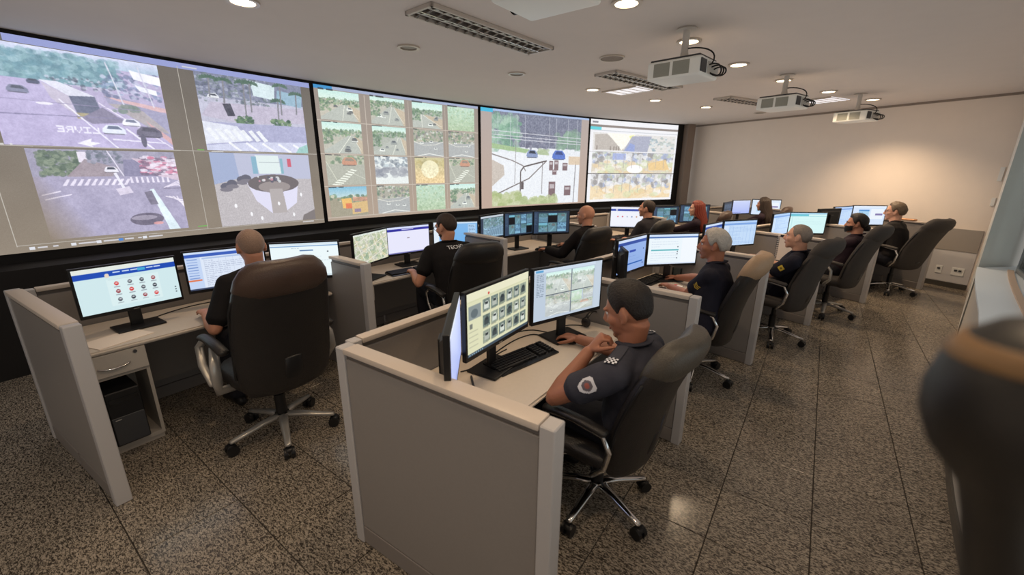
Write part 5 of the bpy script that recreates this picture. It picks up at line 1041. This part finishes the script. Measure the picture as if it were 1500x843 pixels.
# left row
person('man with a cropped grey head in a black T-shirt at the nearest left desk', 16.74, -1.35, (17.04, -1.08, 1.36), -3, 1.07, 0, S_BLACK, None, 'elbow', dict(mat='buzz', th=.0045, nape=-46, front=46, noise=.15), {-1: (17.20, -2.1, .775, .5, 0), 1: (17.2, .1, .77, .4, 0)}, hyaw=-8, hpitch=-14, vox=.0075)
person('bearded man in glasses and a black T-shirt with white lettering on the back', 16.55, 4.25, (16.76, 4.55, 1.365), -14, 1.07, 0, S_BLACK, None, 'short', dict(mat='dark', th=.009, nape=-42, front=46, recede=10, noise=.2), {-1: (17.02, 3.75, .775, .5, 0), 1: (17.1, 5.4, .77, .4, 0)}, hyaw=22, hpitch=-16, vox=.0085, extras=(glasses(), beard('dark'), text_back('TECNOL', .046, -.050, .03)))
person('bald man in a long-sleeved black shirt with both hands at the keyboard', 16.25, 10.7, (16.42, 11.2, 1.365), 2, 1.05, 0, S_JKT, None, 'long', dict(th=0, brows=True, mat='dark'), {-1: (16.80, 10.2, .785, .45, 0), 1: (16.92, 12.0, .785, .45, 0)}, hyaw=12, hpitch=-4, vox=.0075)
person('man with short dark hair in a charcoal shirt before the white monitor', 16.3, 15.6, (16.43, 16.0, 1.37), 4, 1.05, 0, S_CHAR, None, 'long', dict(mat='dark', th=.010, fade=.4, nape=-38, front=44, noise=.2), {}, hyaw=10, hpitch=2, vox=.0095)
person('woman with long auburn hair at the dark camera monitors', 16.46, 21.0, (16.36, 20.15, 1.315), 24, 1.0, 2, S_PURP, None, 'long', dict(mat='red', th=.020, nape=-46, front=40, noise=.3, drape=.16, wide=.03), {}, hyaw=10, hpitch=-4, vox=.0095, fem=True)
person('woman with long dark hair seen from behind at the last left desk', 16.48, 27.6, (16.38, 26.9, 1.315), 12, 1.0, 0, S_PURP, None, 'long', dict(mat='dark', th=.022, nape=-46, front=40, noise=.3, drape=.14, wide=.03), {}, hyaw=0, hpitch=-4, vox=.0095, fem=True)

# ------------------------------------------------------------------ the chairs
def chair_at(R, a, rel, label, **k): return chair(P(R, a), math.degrees(rz(a)) + rel, label, **k)
chair_at(14.50, .95, -4, 'black leather chair of the uniformed officer, grey sheen painted on its headrest', head=M_LEATHER2, legrot=.35, tilt=3, zs=.97)
chair_at(14.60, 8.4, 6, 'black chair with a headrest painted with tan sheen behind the grey-haired man', head=M_LEATHER3, legrot=.5, tilt=3, sc_=1.03)
chair_at(14.42, 14.35, -4, 'charcoal chair with a chrome loop arm under the man with cropped steel hair', leather=M_FABRICCH, head=M_FABRICCH, legrot=.75, tilt=4, sc_=1.03)
chair_at(14.40, 20.4, 2, 'charcoal chair with a silver curved arm behind the masked woman', leather=M_FABRICCH, head=M_FABRICCH, arm='curve', legrot=.6, tilt=4, sc_=1.05)
chair_at(14.45, 28.5, -10, 'charcoal chair of the man in glasses, leaning towards the end wall', leather=M_FABRICCH, head=M_FABRICCH, legrot=.9, tilt=9, sc_=1.05)
chair_at(16.54, -1.72, -4, 'large black chair with silver arms at the nearest left desk', head=M_LEATHER4, arm='curve', legrot=.3, sc_=1.08, zs=1.04)
chair_at(16.46, 4.35, -14, 'black chair of the bearded man, second left desk', legrot=.2, sc_=1.02)
chair_at(16.38, 10.5, -4, 'black chair of the bald man, third left desk', legrot=.5)
chair_at(16.25, 14.8, 2, 'dark chair of the man with short dark hair', legrot=.1)
chair_at(16.50, 21.7, 20, 'dark chair under the auburn-haired woman, its back turned to the right', leather=M_LEATHER4, legrot=.4)
chair_at(16.55, 28.2, 22, 'dark brown chair under the dark-haired woman by the end wall, back turned right', leather=M_LEATHER4, legrot=.4)
# ------------------------------------------------------------------ small things on the desks
def on_desk(p, z=ZD): return Vector((p[0], p[1], z))
def keyboard(p, yaw, label):
    t = thing('keyboard', label, 'keyboard', on_desk(p), radians(yaw), 'keyboards')
    b_ = newbm(); loft(b_, [[V(x, -.085, 0), V(x, .085, 0), V(x, .08, .024), V(x, .02, .018), V(x, -.05, .012), V(x, -.085, .008)] for x in (-.23, -.224, .224, .23)]); obj('keyboard_body', b_, M_BLACKGL, t)
    b_ = newbm()
    for j in range(6):
        for i in range(21):
            if j == 0 and 4 <= i <= 9: continue
            if i in (14, 18): continue
            y = -.042 + j * .0205; box(b_, (-.212 + i * .0212, y, .0165 + (y + .05) * .11), (.0175, .016, .010))
        if j == 0: box(b_, (-.075, -.042, .0165), (.125, .016, .010))
    k = obj('keys', b_, M_KEY, t); k['kind'] = 'stuff'
    return t
bm = newbm(); ell(bm, (0, 0, .012), (.03, .052, .022), None, 18, 10)
for v in bm.verts: v.co.z = max(0, v.co.z)
mouse_me = me_of(bm, 'mouse_shell', M_BLACKGL, 179)
def mouse(p, yaw, label):
    t = thing('computer_mouse', label, 'mouse', on_desk(p), radians(yaw), 'computer mice'); obj('mouse_shell', mouse_me, None, t); b_ = newbm(); cyl(b_, (-.004, .028, .031), (.004, .028, .031), .008, n=10); obj('scroll_wheel', b_, M_DKGREY, t)
def cable(label, pts, r=.004, m_=None):
    cu = []
    for i in range(0, len(pts) - 3, 3): cu += bez(*pts[i:i + 4], 10)
    b_ = newbm(); tube(b_, cu, r, 6); o = obj('cable', b_, m_ or M_BLACKPL, None, smooth=179); tag(o, label, 'cable')
def dpx(x, y, z=ZD + .004): return at(x, y, z)
keyboard(at(765, 527, ZD), math.degrees(rz(.8)) - 12 + 2, 'black wave keyboard before the uniformed officer'); mouse(at(834, 502, ZD), math.degrees(rz(2)), 'black mouse under the hand of the uniformed officer')
keyboard(P(17.24, 4.1), math.degrees(rz(4.1)) - 6, 'black keyboard before the bearded man'); keyboard(P(17.02, 11.3), math.degrees(rz(11.3)), 'dark keyboard under the hands of the bald man')
keyboard(at(955, 412, ZD), math.degrees(rz(9)), 'dark keyboard before the grey-haired man'); keyboard(P(17.05, 16.6), math.degrees(rz(16.6)), 'dark keyboard before the man with short dark hair')
mouse(P(15.08, 10.15), math.degrees(rz(10)), 'black mouse beside the tan-headrest chair desk, under a hand'); mouse(P(17.13, 12.9), math.degrees(rz(12)), 'black mouse at the right of the bald man'); keyboard(P(17.22, -1.2), math.degrees(rz(-1.2)), 'keyboard hidden before the man with the cropped grey head')
b_ = newbm(); box(b_, (0, 0, .002), (.30, .21, .004)); o = obj('paper_sheet', b_, M_PAPER, None, on_desk(at(172, 497, ZD)), rz(-3.8) + .25); tag(o, 'sheet of paper at the left end of the nearest left desk', 'paper')
b_ = newbm(); box(b_, (0, 0, .003), (.14, .09, .006), mi=0); box(b_, (0, .03, .0065), (.14, .03, .002), mi=1); o = obj('note_pad', b_, [M_PAPERW, mat('red_note', rgb(206, 60, 70), .6)], None, on_desk(at(990, 421, ZD)), rz(10)); tag(o, 'small note pad with a red strip by the hand of the grey-haired man', 'note pad')
b_ = newbm(); cyl(b_, (-.06, 0, .006), (.055, 0, .006), .006, n=10); cyl(b_, (.055, 0, .006), (.07, 0, .006), .006, .001, n=10); o = obj('pen', b_, M_DKGREY, None, on_desk(at(692, 561, ZD)), 2.4); tag(o, 'dark pen lying near the front divider on the nearest right desk', 'pen')
# headset behind the officer's monitor
t = thing('headset', 'black headset lying by the stand of the street-view monitor', 'headset', on_desk(at(866, 475, ZD)), rz(3.5)); b_ = newbm(); tube(b_, [V(.085 * cos(pi * k / 12), 0, .035 + .06 * sin(pi * k / 12)) for k in range(13)], [(.014, .004)] * 13, 8, (0, 1, 0)); obj('headband', b_, M_BLACKPL, t, smooth=179)
for k in (-1, 1): b_ = newbm(); ell(b_, (k * .08, 0, .036), (.022, .036, .036), None, 14, 10); obj('ear_cushion', b_, M_LEATHER, t, smooth=179)
cable('thin black cable curling between keyboard and monitors on the nearest right desk', [dpx(692, 548), dpx(720, 520), dpx(745, 500), dpx(768, 493), dpx(795, 483), dpx(800, 505), dpx(815, 500), dpx(828, 497)])
cable('black cable running behind the monitor with vehicle pictures', [dpx(675, 545), dpx(700, 540), dpx(715, 525), dpx(742, 512)])
cable('second black cable under the street-view monitor', [dpx(757, 487), dpx(790, 478), dpx(800, 492), dpx(812, 486), dpx(830, 470), dpx(850, 480), dpx(862, 476), dpx(876, 468)])
cable('black cable on the desk of the grey-haired man', [dpx(920, 400), dpx(950, 395), dpx(965, 385), dpx(985, 378)]); cable('black cable behind the portal monitor on the nearest left desk', [dpx(215, 470), dpx(250, 455), dpx(290, 445), dpx(325, 440)]); cable('black cable on the desk of the bearded man', [dpx(585, 385), dpx(610, 385), dpx(620, 375), dpx(640, 372)])
# notebook, boxes, desk odds and ends
t = thing('spiral_calendar', 'beige spiral calendar hanging on the divider in front of the masked woman', 'calendar', P(14.63, 17.37, .74), rz(17.37) + pi / 2)
b_ = newbm(); box(b_, (0, .043, .16), (.26, .006, .30)); obj('pages', b_, M_PAPER, t)
b_ = newbm(); box(b_, (0, .0385, .16), (.275, .003, .31)); obj('cover', b_, M_PAPERW, t)
b_ = newbm()
for k in range(12): tube(b_, [V(.13 + .014 * cos(j * pi / 4), .044 + .012 * sin(j * pi / 4), .03 + k * .0235) for j in range(8)], .004, 5)
obj('spiral_binding', b_, M_BLACKPL, t)
b_ = newbm(); box(b_, (.06, .05, .305), (.1, .012, .03), bev=.004); obj('clip', b_, M_BLACKPL, t)
b_ = newbm(); box(b_, (0, 0, .075), (.16, .12, .15), bev=.004); o = obj('paper_box', b_, M_PAPERW, None, on_desk(P(15.0, 22.8)), rz(22) + .2); tag(o, 'white paper box on the desk of the masked woman', 'box')
b_ = newbm(); box(b_, (0, 0, .012), (.26, .1, .024), bev=.008); o = obj('wooden_case', b_, mat('varnished_wood', rgb(176, 118, 66), .45, var=.25, vscale=30), None, P(14.72, 31.1, 1.052), rz(31.1) + 1.57); tag(o, 'small brown wooden case lying on the last divider of the right row', 'case')
b_ = newbm()
for x, y, sx, sy in ((-.065, 0, .003, .09), (.065, 0, .003, .09), (0, -.045, .133, .003), (0, .045, .133, .003)): box(b_, (x, y, .05), (sx, sy, .10))
box(b_, (0, 0, .0015), (.133, .09, .003)); o = obj('acrylic_tray', b_, gm, None, on_desk(at(994, 405, ZD)), rz(10)); tag(o, 'clear acrylic tray on the desk below the white form monitor', 'tray')

# ------------------------------------------------------------------ the out-of-focus dark stand beside the camera
t = thing('padded_stand', 'blurred black stand with a bulging rounded head and painted tan sheen, close at the right edge', 'stand', (0, 0, 0)); M_PAD = mat('black_pad', rgb(20, 16, 13), .5, spec=.9); KS = .66
c = Vector((0, 0, H)) + (_f * FPX + _r2 * (1520 - 750) - _u2 * (592 - 421.5)).normalized() * .62 * KS
prof = [(.078, .022), (.072, .045), (.058, .064), (.035, .078), (.005, .085), (-.025, .083), (-.055, .070), (-.080, .055), (-.10, .044), (-.14, .041), (-.30, .041)]
b_ = newbm(); rings = []
for dz, r in prof: rings.append([c + (_r * (r * cos(2 * pi * k / 28) + max(0, -.06 - dz) * .30) + _h * (r * .8 * sin(2 * pi * k / 28)) + _z * dz) * KS for k in range(28)])
loft(b_, rings); obj('padded_head', b_, M_PAD, t, smooth=179)
b_ = newbm(); loft(b_, [[c + (_r * (r * cos(2 * pi * k / 28)) + _h * (r * .8 * sin(2 * pi * k / 28)) + _z * dz) * KS for k in range(28)] for dz, r in ((.040, .0765), (.0405, .0780), (.049, .0725), (.058, .0665), (.0585, .0638))], True); obj('painted_sheen_band', b_, mat('painted_sheen_tan', rgb(132, 100, 66), .5, bump=.1), t, smooth=179)  # tan ring paints a warm sheen across the top of the head
b_ = newbm(); q = c + (_r * .072 + _z * -.29) * KS; cyl(b_, q, (q.x, q.y, .03), .027, .024, n=20); cyl(b_, (q.x, q.y, 0), (q.x, q.y, .03), .16, .14, n=28); obj('post', b_, M_BLACKPL, t, smooth=50)
